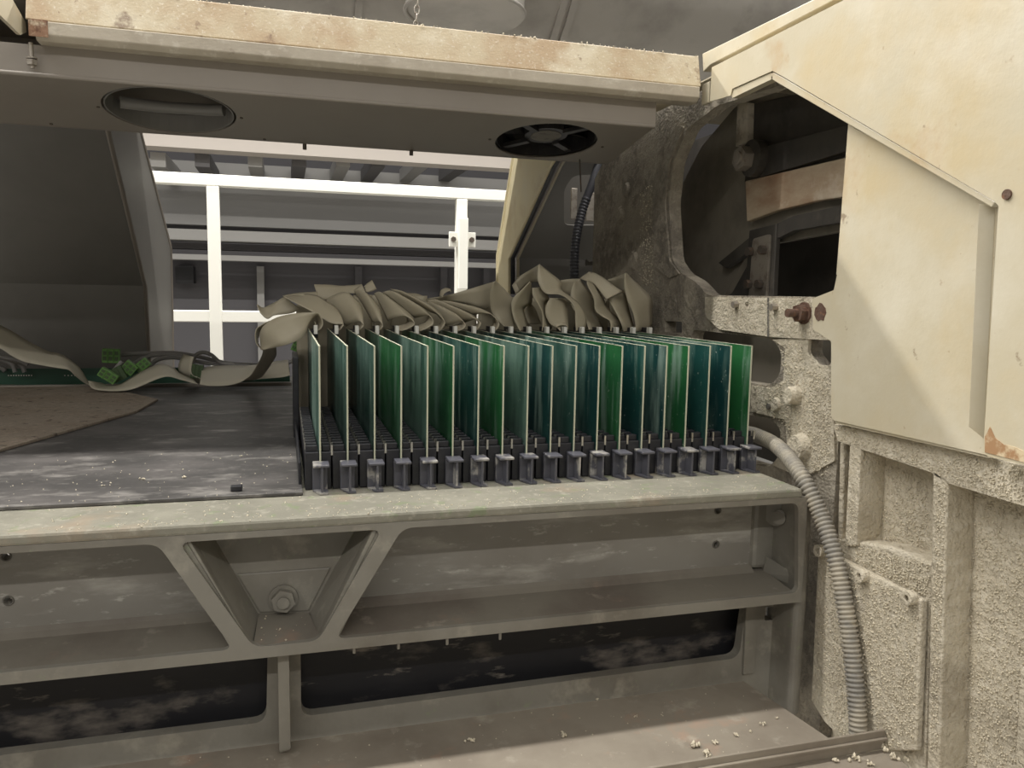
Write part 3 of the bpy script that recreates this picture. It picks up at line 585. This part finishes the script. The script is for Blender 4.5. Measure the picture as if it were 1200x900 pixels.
rb(17, zc_, [(738, 338), (700, 290), (640, 215), (570, 190), (530, 175)], [(862, 275), (800, 235), (720, 175), (650, 135), (600, 125)], [1.215, 1.225, 1.24, 1.255, 1.27], [1.222, 1.235, 1.255, 1.27, 1.28])
rb(18, zc_, [(960, 598), (966, 540), (945, 440), (905, 350), (880, 240), (884, 134)], [(1060, 602), (1092, 540), (1093, 430), (1088, 330), (1000, 235), (890, 130)], 1.2135, 1.255)
rb(18, zc_, [(888, 132), (820, 160), (740, 188)], [(880, 290), (850, 275), (800, 240)], [1.235, 1.27, 1.285], [1.232, 1.275, 1.29])
T = thing('card_rack', 'black card rack with end post behind the circuit cards', 'rack', (.3, 1.31, ZT))
part('end_post', MB().box((.012, 1.2, ZT+.0005), (.02, 1.312, -.10)), BLACK, T, bevel=.001)
part('end_strip', MB().box((.0135, .905, ZT+.0005), (.0165, 1.19, ZT+.03)), BLACK, T, bevel=.001)
for i in range(NB):
    p = V((X0+PITCH*i+.008, 1.216, ZBT+.002))
    T = thing('ribbon_cable', ('wide grey ribbon cable rolled outwards over the cover plate' if i == 0 else 'grey ribbon cable '+('curled over the ' if i < 10 else 'standing up from the ')+(ordn[i]+' card from the black cover plate' if i < 10 else ordn[NB-1-i]+' card from the dusty side frame')), 'ribbon cable', p, 'grey ribbon cables on the circuit cards')
    for s in RIBS[i]:
        if i: s = [[V((q.x, q.y, max(q.z, ZBT+.0016))) for q in row] for row in s]
        part('ribbon_fold', sheet(s), RIB, T, solid=.0011)
    tx = p.x-.010; zq = -.026 if i < 3 or i == 7 else -.016 if 6 < i < 11 else -.008; ty = 1.322+.004*(i % 2)+(.011 if 6 < i < 10 else 0)
    part('cable_tail', sheet([[V((tx+d, ty-.006, zq)), V((tx+d, ty, -.06)), V((tx+d, ty, -.14)), V((tx+d, ty, ZT+.002))] for d in (-.0155, .0155)]), RIB, T, solid=.0011)
    part('cable_plug', MB().box((p.x-.003, 1.2125, p.z-.001), (p.x+.003, 1.236, p.z+.006)), BLACK, T, bevel=.0006)


# ------------------------------------------------------------------ right hand side frame
XS = .645
def low(pts, z=.326): return [V((p.x, p.y, min(p.z, z))) for p in pts]
def sx(pts, X=XS): return px(('X', X), pts)
XFT = .022
SF = thing('side_frame', 'tall lint covered cast side frame right of the cards', 'machine frame', (XS+.02, .95, -.62))
op = rounded(low(sx([(788, 305), (784, 240), (789, 190), (806, 150), (840, 124), (1040, 60), (1040, 349), (829, 346), (815, 330), (798, 320)]), .318), .012)
slot = rounded(sx([(810, 386), (905, 397), (916, 412), (914, 440), (902, 452), (810, 438)]), .018)
slot2 = rounded(sx([(840, 478), (905, 492), (915, 503), (913, 535), (900, 548), (840, 530)]), .012)
sq = rounded(sx([(779, 376), (799, 377), (799, 391), (779, 389)]), .003)
ov = rounded(sx([(948, 388), (962, 386), (985, 400), (985, 428), (958, 428), (946, 414)]), .008)
out = [V((XS, 1.62, .36)), V((XS, 1.62, -.6)), V((XS, .80, -.6)), V((XS, .80, .05)), V((XS, .70, .05)), V((XS, .55, .36))]
out = sx([(697, 210), (694, 330), (694, 420)])+[V((XS, 1.6, -.6)), V((XS, .80, -.6)), V((XS, .80, -.05)), V((XS, .62, -.04)), V((XS, .62, .325)), V((XS, 1.5, .325))]
part('frame_casting', MB().prism(out, (XFT, 0, 0), [op, slot, slot2, sq, ov]), DUSTD, SF, bevel=.003)
col = sx([(784, 305), (779, 240), (784, 190), (801, 148), (790, 146), (768, 185), (764, 240), (766, 312), (784, 326), (796, 321)], XS-.003)
part('column_rim', MB().prism(rounded(col, .006), (.008, 0, 0)), DUSTD, SF, bevel=.002)
pad = rounded(sx([(826, 348), (960, 350), (978, 352), (978, 399), (903, 395), (842, 386), (826, 370)], XS-.006), [.002, 0, 0, 0, 0, .01, .01])
part('bolt_pad', MB().prism(pad, (.012, 0, 0), [[at(875, 357, 'X', XS-.006)+V((0, .0042*math.cos(k*.45), .0042*math.sin(k*.45))) for k in range(14)]]), DUSTY, SF, bevel=.002)
fr = rounded(sx([(905, 398), (975, 396), (978, 540), (940, 560), (905, 545), (922, 520), (920, 492), (895, 486), (880, 482), (880, 452), (902, 455), (918, 446), (920, 408)], XS-.004), .003)
part('dust_skin', MB().prism(fr, (.005, 0, 0), [rounded(sx([(948, 390), (962, 388), (974, 400), (974, 428), (958, 428), (946, 414)], XS-.004), .006)]), DUSTY, SF, bevel=.001)
g = sx([(899, 349), (901, 349), (901, 395), (899, 395)], XS-.0066); part('pad_joint', MB().prism(g, (.001, 0, 0)), CASTG, SF)
nx = V((-1, 0, 0))
for x, y, r, h, m in ((864, 357, .0052, .008, STEEL), (910, 360, .0052, .009, STEEL)):
    c = at(x, y, 'X', XS-.006); part('hex_bolt', hexnut(MB(), c, nx, r, h), m, SF, bevel=.0006)
for x, y in ((900, 476),):
    c = at(x, y, 'X', XS-.006); part('plugged_hole', MB().cyl(c+V((.002, 0, 0)), c+nx*.0008, .0042, 14), CASTG, SF)
c = at(943, 367, 'X', XS-.006)
rb = part('rusty_bolt', hexnut(MB(), c, nx, .0115, .012, .014), RUST, SF, label='rusty cover bolt', bevel=.001); part('bolt_tip', MB().cyl(c+nx*.012, c+nx*.026, .0055, 14), RUST, rb, SF, bevel=.001)
for x, y, r, h in ((933, 463, .013, .014), (910, 474, .010, .004), (940, 524, .019, .012), (908, 520, .006, .004)):
    c = at(x, y, 'X', XS-.004); part('boss', MB().cyl(c, c+nx*h, r, 22, r*.8), DUSTY, SF, bevel=.002)
# casting boss details of the column
for x, y, r, h in ((728, 252, .018, .008), (735, 222, .014, .006), (742, 305, .02, .004)):
    c = at(x, y, 'X', XS); part('casting_boss', MB().cyl(c, c+nx*h, r, 20, r*.75), DUSTD, SF, bevel=.002)
c = at(693, 308, 'X', XS-.002); part('hex_bolt', hexnut(MB(), c, nx, .008, .012), CASTG, SF)
c = at(752, 280, 'X', XS)
solo('slot_backing', MB().box((XS+.07, .84, -.21), (XS+.075, 1.3, -.02)), INNER, 'grey inner casting wall seen through the frame slots', 'panel')
# --- lower part with pockets
XB = .628; XFL = .662
SL = thing('lower_side_frame', 'lint coated lower side casting with ribs and recessed pockets', 'machine frame', (.66, .6, -.75))
part('pocket_floor', MB().box((XFL, -.02, -.75), (XFL+.03, .797, -.155)), DUSTY, SL)
def lowp(nm, pts, X=XB, d=None, m=DUSTY, **k): return part(nm, MB().prism(sx(pts, X), (XFL+.002-X if d is None else d, 0, 0)), m, SL, **k)
lowp('top_lip', [(976, 497), (1200, 546), (1500, 612), (1500, 690), (1200, 593), (1110, 566), (1090, 553), (1008, 526), (982, 517)], bevel=.003)
lowp('rib', [(996, 521), (1009, 526), (1004, 640), (990, 640)], bevel=.002)
lowp('rib', [(1093, 551), (1110, 560), (1100, 905), (1086, 905)], bevel=.002)
lowp('lower_pad', [(978, 632), (1005, 634), (1040, 640), (1092, 660), (1084, 905), (975, 905), (974, 640)], XB+.004, bevel=.003)
lowp('end_edge', [(984, 518), (989, 520), (986, 640), (981, 640)], XB+.012, bevel=.002)
lowp('rib', [(1196, 780), (1230, 790), (1215, 1000), (1185, 1000)], XB+.018, bevel=.003)
CP = thing('lint_cover_plate', 'lint caked rectangular cover plate bolted beside the corrugated hose', 'plate', at(1020, 860, 'X', XB-.006))
part('plate', MB().prism(sx([(958, 648), (985, 655), (1072, 699), (1080, 703), (1073, 880), (1000, 880), (965, 845), (950, 820)], XB-.006), (.009, 0, 0)), DUSTY, CP, bevel=.002)
for x, y in ((965, 645), (1014, 674), (1070, 700)):
    c = at(x, y, 'X', XB-.006); rg = [c+nx*.003+V((0, .0075*math.cos(k*math.pi/9), .0075*math.sin(k*math.pi/9))) for k in range(18)]; hx = [c+nx*.003+V((0, .0034*math.cos(k*math.pi/3), .0034*math.sin(k*math.pi/3))) for k in range(6)]
    s_ = part('socket_screw', MB().prism(rg, (-.006, 0, 0), [hx]), DUSTY, CP, bevel=.0008)
    part('screw_seat', MB().cyl(c, c+nx*.0031, .0074, 18), DUSTY, s_, CP)
c = at(1055, 745, 'X', XB-.006)
# --- machinery inside the opening
XI = .80
solo('inner_wall', MB().box((XI+.06, .5, -.3), (XI+.07, 1.95, .335)), OILY, 'dark greasy inner wall behind the side frame opening', 'panel')
lk = rounded(sx([(875, 110), (846, 135), (815, 175), (795, 230), (785, 300), (785, 360), (876, 360), (872, 330), (870, 110)], XI-.05), .004)
solo('link_plate', MB().prism(rounded(low(px(('X', XI-.046), [(905, 100), (862, 122), (822, 172), (800, 215), (785, 290), (785, 360), (850, 345), (880, 290), (990, 270), (990, 120)])), .01), (.012, 0, 0)), INNER, 'large curved grey link plate inside the side frame opening', 'plate', bevel=.003)
xb = XI-.062
T = thing('rust_stained_bar', 'rust stained steel bar crossing the side frame opening', 'bar', at(930, 250, 'X', xb))
part('bar', MB().prism(px(('X', xb), [(873, 212), (1010, 180), (1010, 228), (960, 235), (910, 247), (875, 260)]), (.011, 0, 0)), RUSTY, T, bevel=.002)
part('upper_flat', MB().prism(px(('X', xb), [(895, 172), (1010, 142), (1010, 172), (890, 208)]), (.011, 0, 0)), OILY, T, bevel=.002)
solo('bright_strip', MB().prism(low(px(('X', xb-.002), [(864, 122), (876, 120), (875, 166), (862, 172)])), (.013, 0, 0)), mat('pale_worn_steel', rgb(206, 197, 180), .6, spots=[(rgb(150, 138, 120), 40, .48, .62, .8)]), 'pale worn steel strip standing above the big hex bolt', 'strip', bevel=.001)
solo('oily_darkening_plate', MB().prism(low(px(('X', xb+.0115), [(880, 122), (1010, 92), (1010, 178), (905, 205), (872, 214)])), (.004, 0, 0)), OILY, 'dark oily plate added to darken the area behind the pale strip and pivot bolt', 'plate', bevel=.002)  # greasy dark sheet, added to darken this part of the opening
solo('dark_slide', MB().prism(px(('X', xb-.001), [(842, 308), (880, 277), (930, 253), (1000, 238), (1000, 258), (930, 270), (905, 282), (880, 293), (850, 314)]), (.012, 0, 0)), OILY, 'grease caked slide under the rust stained bar', 'slide')
c = at(888, 186, 'X', xb)
T = thing('pivot_bolt', 'big steel pivot bolt with black collar inside the frame opening', 'bolt', c)
part('collar', MB().cyl(c+V((.004, 0, 0)), c+nx*.014, .029, 32), OILY, T, bevel=.003)
hd = part('bolt_head', hexnut(MB(), c+nx*.014+V((0, .008, 0)), nx, .020, .016), STEEL, T, bevel=.0015); part('bolt_face', MB().cyl(c+nx*.03+V((0, .008, 0)), c+nx*.034+V((0, .008, 0)), .011, 20), STEEL, hd, T, bevel=.001)
xk = xb-.004
T = thing('bolt_bracket', 'small steel bracket with four bolts above the bolt pad', 'bracket', at(890, 350, 'X', xk))
part('bracket_plate', MB().prism(px(('X', xk), [(878, 270), (910, 262), (906, 350), (872, 350)]), (.008, 0, 0)), OILY, T, bevel=.001)
part('clamp_strip', MB().prism(rounded(px(('X', xk-.004), [(882, 280), (902, 274), (898, 350), (877, 350)]), .006), (.004, 0, 0)), STEEL, T, bevel=.001)
for x, y in ((881, 295), (896, 293), (879, 333), (892, 333)):
    c = at(x, y, 'X', xk-.004); part('hex_bolt', hexnut(MB(), c, nx, .0075, .009), DKSTEEL, T, bevel=.0006)

# ------------------------------------------------------------------ cream covers
XO = .600; XN = .617
nl = px(('X', XN), [(994, 144), (1000, 150), (1180, 243), (1160, 534), (978, 493), (974, 488), (974, 400), (953, 386), (952, 350), (977, 340), (981, 322)])
T = thing('inner_cover', 'clean cream cover panel with a notch around the rusty bolt', 'cover', at(1070, 515, 'X', XN))
part('sheet', MB().prism(nl, (.002, 0, 0)), CREAM, T)
part('bottom_hem', MB().prism(px(('X', XN+.002), [(979, 491), (1160, 531), (1160, 537), (979, 496)]), (.012, 0, 0)), CREAM, T)
part('left_hem', MB().prism(px(('X', XN+.002), [(994, 146), (1000, 150), (985, 322), (980, 322)]), (.008, 0, 0)), CREAM, T)
c = at(961, 366, 'X', XN-.0006); part('rust_ring', MB().prism([c+V((0, .0105*math.cos(k*.45)*(1+.2*math.sin(k*3.1)), .0105*math.sin(k*.45)*(1+.2*math.sin(k*2.3)))) for k in range(14)], (.0004, 0, 0)), RUST, T, label='rust ring around the bolt notch')
T = thing('outer_cover', 'large stained cream side cover with folded edges and rust streaks', 'cover', at(1190, 540, 'X', XO))
ol = px(('X', XO), [(832, 119), (834, 79), (985, 2), (1400, -210), (1460, 606), (1158, 535), (1152, 530), (1170, 241), (1164, 235), (918, 90), (905, 83), (858, 104), (856, 112)])
part('sheet', MB().prism(ol, (.002, 0, 0)), CREAM, T)
fl = px(('X', XO+.002), [(856, 106), (904, 84), (906, 92), (858, 115)])
part('folded_lip', MB().prism(fl, (.012, 0, 0)), CREAM, T, bevel=.0008)
part('folded_lip', MB().prism(px(('X', XO+.002), [(905, 84), (918, 91), (1166, 237), (1162, 243), (916, 100), (903, 92)]), (.013, 0, 0)), CREAM, T, bevel=.0008)
ve = [at(1147, 239, 'X', XO+.002), at(1166, 243, 'X', XN-.0035), at(1153, 514, 'X', XN-.0035), at(1135, 500, 'X', XO+.002)]
part('vertical_strip', MB().prism(ve, (.0015, .0005, 0)), CREAM, T, bevel=.0004)
part('rust_stain', MB().prism(px(('X', XO-.0006), [(1154, 530), (1154, 512), (1160, 500), (1166, 513), (1176, 521), (1190, 524), (1200, 529), (1300, 553), (1300, 566), (1200, 542)]), (.0005, 0, 0)), mat('rust_streak', rgb(160, 124, 88), .8, spots=[(rgb(206, 188, 154), 60, .44, .56, .95), (rgb(112, 70, 44), 40, .58, .7, .8)]), T, label='orange rust streak along the bottom corner')
c = at(1181, 228, 'X', XO); part('rusty_screw', MB().cyl(c+V((.001, 0, 0)), c+nx*.002, .0045, 12), RUST, T)
tr = at(834, 80, 'X', XO+.003); tf = at(985, 3, 'X', XO+.003); xo_ = XO+.048
part('shading_roof', MB().prism([V((xo_, 1.45, .342)), V((xo_, tf.y, .342)), V((xo_, tf.y, .340)), V((xo_, 1.45, .340))], (.215, 0, 0)), CREAM, T)  # unseen roof, added to shade the frame opening and cut back for rear light
part('shading_roof_edge', MB().prism([tr, tf, tf-V((0, 0, .002)), tr-V((0, 0, .002))], (.040, 0, 0)), CREAM, T)  # edge of the added roof, closes it towards the cover sheet
XTp = XO+.012
T = thing('roof_edge_strip', 'narrow cream roof edge strip along the top of the side cover', 'trim', at(830, 80, 'X', XTp))
part('strip', MB().prism(px(('X', XTp), [(823, 63), (980, -14), (1100, -75), (1100, -62), (985, -4), (832, 76), (824, 84)]), (.03, 0, 0)), CREAM, T, bevel=.001)
p = at(829, 100, 'Y', RY+.01)
solo('hinge_bracket', MB().box((p.x-.003, RY, .282), (p.x+.0035, RY+.02, .312)), CREAM, 'small folded hinge bracket between canopy rail and side cover', 'bracket', bevel=.001)
# left side cover corner
XLc = XL-.004
T = solo('left_side_cover', MB().prism(px(('X', XLc), [(31, 38), (30, 26), (14, -2), (-60, -75), (-120, -125), (-120, -100), (24, 41)]), (-.004, 0, 0)), CREAM, 'cream cover corner meeting the rail end with a rust patch', 'cover')

# ------------------------------------------------------------------ corrugated hose
hp = [at(870, 506, 'Y', .99), at(886, 510, 'Y', .95), at(912, 524, 'Y', .88), at(938, 556, 'Y', .81), at(962, 604, 'X', .607), at(979, 655, 'X', .608), at(991, 715, 'X', .609), at(1000, 780, 'X', .609), at(1005, 840, 'X', .608), at(1006, 880, 'X', .607)]
hpth = resample(smooth_path(hp, 14), .00105)
solo('corrugated_hose', MB().tube(hpth, .009, 14, rfun=lambda i: .0092+(.0009 if i % 5 < 3 else -.0012)), HOSE, 'grey corrugated hose curving down over the beam end', 'hose')

# ------------------------------------------------------------------ loose wiring at the back of the cover plate
def zd(pts): return [(90+x/4.444, 390+y/4.444) for x, y in pts]
def zi(pts): return pts
T = thing('loose_ribbon_cable', 'pale loose ribbon cable lying in waves behind the cover plate', 'ribbon cable', at(110, 456, 'Y', 1.8))
for ea, eb, Ya, Yb in (
    ([(-30, 365), (0, 381), (16, 389.5), (34, 400.5), (56, 411.5), (68, 414), (78, 419), (93, 431), (104, 448), (112, 455)], [(-30, 395), (0, 408), (14, 417), (29, 424), (55, 429), (70, 431.5), (81, 433.5), (88, 440), (98, 448), (110, 457)], 1.84, [1.78]*7+[1.79, 1.81, 1.83]),
    (zd([(60, 250), (85, 290), (180, 303), (290, 293), (420, 240), (480, 228), (545, 245), (630, 268)]), zd([(130, 262), (170, 275), (230, 265), (330, 205), (430, 165), (500, 180), (535, 210), (600, 240)]), 1.74, 1.82),
    (zd([(555, 110), (530, 170), (545, 215), (640, 268)]), zd([(610, 125), (600, 160), (600, 215), (650, 240)]), 1.86, 1.83),
    (zd([(640, 268), (700, 276), (790, 273), (870, 248), (930, 195), (955, 165)]), zd([(652, 185), (700, 175), (790, 170), (860, 172), (900, 170), (945, 166)]), 1.74, 1.85),
    (zd([(870, 250), (960, 240), (1060, 232), (1110, 222)]), zd([(990, 160), (1030, 150), (1070, 145), (1100, 140)]), 1.80, 1.86)):
    part('ribbon_fold', sheet([[V((q.x, q.y, max(q.z, Z2+.0052))) for q in row] for row in edges(ea, eb, Ya, Yb)]), RIBL, T, solid=.0012)
YC = 1.9
cabs = [([(220, 115), (330, 108), (450, 105), (540, 108), (640, 125), (800, 160), (1000, 170)], 'upper'), ([(290, 165), (340, 135), (420, 115), (520, 118), (600, 135)], 'mid'),
        ([(380, 175), (420, 140), (500, 128), (580, 140), (700, 160), (900, 175)], 'low'), ([(605, 185), (610, 130), (650, 102), (700, 115), (750, 155), (820, 165)], 'loop'),
        ([(1090, 160), (1130, 145), (1200, 138)], 'stub'), ([(160, 215), (200, 190), (235, 150)], 'stub2')]
labs = {'upper': 'long grey cable running from the upper green terminal', 'mid': 'short grey cable arching over the middle green terminal', 'low': 'grey cable trailing lowest behind the pale ribbon', 'loop': 'grey cable looped up beside the dark green plug', 'stub': 'grey cable end beside the first card socket', 'stub2': 'grey cable between the two lit green terminals'}
for k, (pts, n) in enumerate(cabs):
    q = [at(x, y, 'Y', YC-.01*k) for x, y in zd(pts)]; solo('grey_cable', MB().tube(smooth_path(q, 8), .0046, 10), CABLE, labs[n], 'cable', 'grey cables behind the cover plate')
for k, pts in enumerate(([(-30, 407), (0, 418), (20, 422), (33, 427)], [(-30, 412), (0, 421), (14, 427), (18, 436)], [(-30, 414), (5, 424), (24, 428), (29, 436)], [(-30, 425), (0, 431), (6, 435)])):
    q = [at(x, y, 'Y', 1.88+.012*k) for x, y in pts]; solo('grey_cable', MB().tube(smooth_path(q, 8), .0046, 10), CABLE, 'grey cable dropping onto the green controller board under the pale ribbon', 'cable', 'grey cables on the controller board')
zp = at(45, 432, 'Y', 1.93).z
T = thing('controller_board', 'long dark green controller board standing along the back of the plate', 'circuit board', (-.3, 1.93, ZT+.004))
part('board', MB().box((-.75, 1.93, ZT+.004), (.012, 1.934, zp)), PCB, T)
m = MB()
for x in list(range(10, 38, 3))+list(range(76, 92, 4)):
    a = at(x, 440, 'Y', 1.9295); m.box((a.x-.0012, 1.9285, a.z-.0012), (a.x+.0012, 1.93, a.z+.0012))
part('solder_dots', m, PIN, T, kind='stuff')
solo('deck_rail', MB().box((-.75, 1.86, ZT+.0005), (.014, 1.872, ZT+.012)), TAUPE, 'pale rail strip between cover plate and controller board', 'rail', bevel=.001)
DG = mat('dark_green_terminal_plastic', rgb(72, 92, 58), .5)
def terminal(x, y, wd, h, Y, rz, lab, m=GREEN):
    c = at(x, y, 'Y', Y); T = thing('terminal_block', lab, 'terminal', c, 'green terminal blocks')
    R = Matrix.Rotation(rz, 3, 'Y')
    def bx(a, b):
        mb = MB().box(a, b); mb.v = [c+R @ v for v in mb.v]; return mb
    part('housing', bx((-wd/2, -.008, -h/2), (wd/2, .008, h/2)), m, T, bevel=.001)
    for k in range(3):
        u = -wd/2+wd*(k+.5)/3
        part('wire_entry_shade', bx((u-wd*.1, -.0088, -h*.32), (u+wd*.1, -.0081, -h*.04)), DG, T); part('screw', bx((u-wd*.1, -.0088, h*.08), (u+wd*.1, -.0081, h*.34)), DG, T)  # entries are flat darker sheets, recess shade put in as colour
        part('rib', bx((u+wd*.13, -.0105, -h/2), (u+wd*.17, -.0081, h/2)), m, T)
terminal(130.5, 417, .034, .030, 1.87, .05, 'upper green terminal block on the loose cables')
terminal(127, 440, .036, .02, 1.80, .6, 'lowest green terminal block half hidden by the pale ribbon', GREEN)
terminal(139, 438, .026, .03, 1.83, -.5, 'dark olive terminal block between two green terminals', DG)
terminal(152, 431, .026, .024, 1.84, .7, 'middle green terminal block tilted on its side')
terminal(167, 428, .03, .02, 1.85, -.7, 'green terminal block under the arching grey cable')
terminal(231, 435, .024, .03, 1.84, .15, 'dark green plug at the foot of the looped cable', DG)
terminal(347, 405, .014, .022, 1.6, .4, 'bright green terminal peeking out beside the first card')


# ------------------------------------------------------------------ lint
def blob(mb, c, r):
    vs = [c+V(d)*r*random.uniform(.6, 1.3) for d in ((1, 0, 0), (-1, 0, 0), (0, 1, 0), (0, -1, 0), (0, 0, 1), (0, 0, -1))]
    mb.add(vs, [(0, 2, 4), (2, 1, 4), (1, 3, 4), (3, 0, 4), (2, 0, 5), (1, 2, 5), (3, 1, 5), (0, 3, 5)], True)
def lump(c, r, n=9):
    m = MB()
    for k in range(n):
        q = V((random.gauss(0, .5), random.gauss(0, .5), abs(random.gauss(0, .3))))*r; blob(m, c+q+V((0, 0, r*.35)), r*random.uniform(.3, .6))
    return m
for k, (x, y, r) in enumerate(((980, 893, .004), (1002, 892, .0055), (1037, 880, .006), (1048, 890, .005), (1062, 891, .004), (1018, 896, .004), (1073, 880, .003))):
    z = zt_-.022; c = at(x, y, 'Z', z); solo('lint_crumb', lump(c, r), LINT, 'pale lint crumb lying in the brown angle tray', 'lint', 'lint crumbs in the angle tray')
for k, (x, y, r) in enumerate(((815, 877, .006), (828, 886, .005), (838, 872, .0035), (862, 862, .003), (895, 850, .003), (660, 862, .0045), (551, 870, .004), (700, 820, .002), (745, 840, .002), (880, 858, .002), (910, 842, .002))):
    c = at(x, y, 'Z', ZP); solo('lint_crumb', lump(c, r), LINT, 'pale lint crumb lying on the brownish catch plate', 'lint', 'lint crumbs on the catch plate')
for x, y, r in ((166, 563, .003), (216, 560, .003), (120, 570, .0018), (283, 535, .002)):
    c = at(x, y, 'Z', Z2-.0005); solo('lint_crumb', lump(c, r, 5), LINT, 'tiny pale crumb lying on the black cover plate', 'lint', 'crumbs on the cover plate')
def fuzz(parent, poly, X, n, r, fm=None):
    from mathutils.geometry import intersect_point_line
    xs = [p[0] for p in poly]; ys = [p[1] for p in poly]; m = MB(); k = 0
    def inside(x, y):
        c = False
        for i in range(len(poly)):
            (x1, y1), (x2, y2) = poly[i-1], poly[i]
            if (y1 > y) != (y2 > y) and x < (x2-x1)*(y-y1)/(y2-y1)+x1: c = not c
        return c
    while k < n:
        x, y = random.uniform(min(xs), max(xs)), random.uniform(min(ys), max(ys))
        if not inside(x, y): continue
        k += 1
        p = at(x, y, 'X', X); blob(m, p, r*random.uniform(.35, 1.0))
    part('lint_fuzz', m, fm or LINTF, parent, kind='stuff')
LINTF = mat('beige_lint_fuzz', rgb(202, 192, 170), .95, spec=.1)
fuzz(CP, [(960, 655), (985, 660), (1070, 703), (1076, 708), (1070, 875), (1000, 875), (967, 840), (955, 815)], XB-.0065, 2200, .0016)
fuzz(SL, [(1008, 640), (1090, 662), (1086, 700), (1000, 655)], XB+.003, 500, .0016)
fuzz(SL, [(978, 500), (1198, 548), (1300, 575), (1300, 610), (1198, 590), (1110, 564), (1090, 551), (984, 516)], XB-.0005, 1200, .0014)
fuzz(SL, [(1097, 565), (1108, 568), (1098, 880), (1090, 880)], XB-.0005, 500, .0015)
fuzz(SL, [(1138, 575), (1260, 610), (1260, 900), (1115, 900), (1130, 700)], XFL-.0005, 2600, .0017)
fuzz(SL, [(1036, 545), (1088, 560), (1085, 660), (1030, 640)], XFL-.0005, 600, .0016)
fuzz(SL, [(997, 530), (1007, 532), (1003, 640), (992, 640)], XB, 150, .0013)
fuzz(SF, [(915, 402), (942, 400), (944, 435), (974, 435), (975, 500), (968, 560), (925, 540), (922, 500), (890, 478), (890, 460), (918, 446)], XS-.0045, 1300, .0014)
fuzz(SF, [(828, 350), (975, 352), (975, 396), (842, 384)], XS-.0065, 1100, .0010)
fuzz(SF, [(702, 285), (712, 262), (742, 212), (752, 222), (748, 318), (764, 322), (775, 340), (775, 388), (700, 388)], XS-.0005, 900, .0018, DUSTD)
fuzz(SF, [(750, 226), (765, 215), (766, 340), (750, 330)], XS-.0005, 300, .002)
m = MB()
for k in range(160):
    blob(m, V((random.uniform(XL, XR), RY+.012+random.uniform(-.002, .006), zr+.0005)), random.uniform(.0005, .0016))
solo('rail_lint', m, LINT, 'pale lint specks along the top edge of the canopy rail', 'lint', kind='stuff')
m = MB()
for k in range(420):
    blob(m, V((random.uniform(-.35, BXR-.01), random.choice((F0+random.uniform(.001, .02), random.uniform(F0+.004, .866))), ZT+.0002)), random.uniform(.0003, .0012))
solo('beam_lint', m, LINT, 'fine pale lint specks on the beam top in front of the cards', 'lint', kind='stuff')
def specks(nm, lab, n, fn, r0, r1):
    m = MB()
    for k in range(n): blob(m, fn(), random.uniform(r0, r1))
    solo(nm, m, LINT, lab, 'lint', kind='stuff')
specks('plate_lint', 'fine pale lint specks on the lit strip of the black cover plate', 110, lambda: V((random.uniform(-.3, xpl-.005), .872+.24*random.random()**1.6, Z2-.0004)), .0003, .0011)
specks('shelf_lint', 'fine pale lint specks on the catch plate under the beam', 140, lambda: V((random.uniform(-.1, .55), random.uniform(.67, .83), ZP)), .0004, .0012)
specks('pocket_lint', 'pale lint specks on the sill of the bolt pocket', 16, lambda: sl[0].lerp(sl[1], random.random()).lerp(sl[3].lerp(sl[2], random.random()), random.random()*.9)+V((0, 0, .0006)), .0004, .0013)
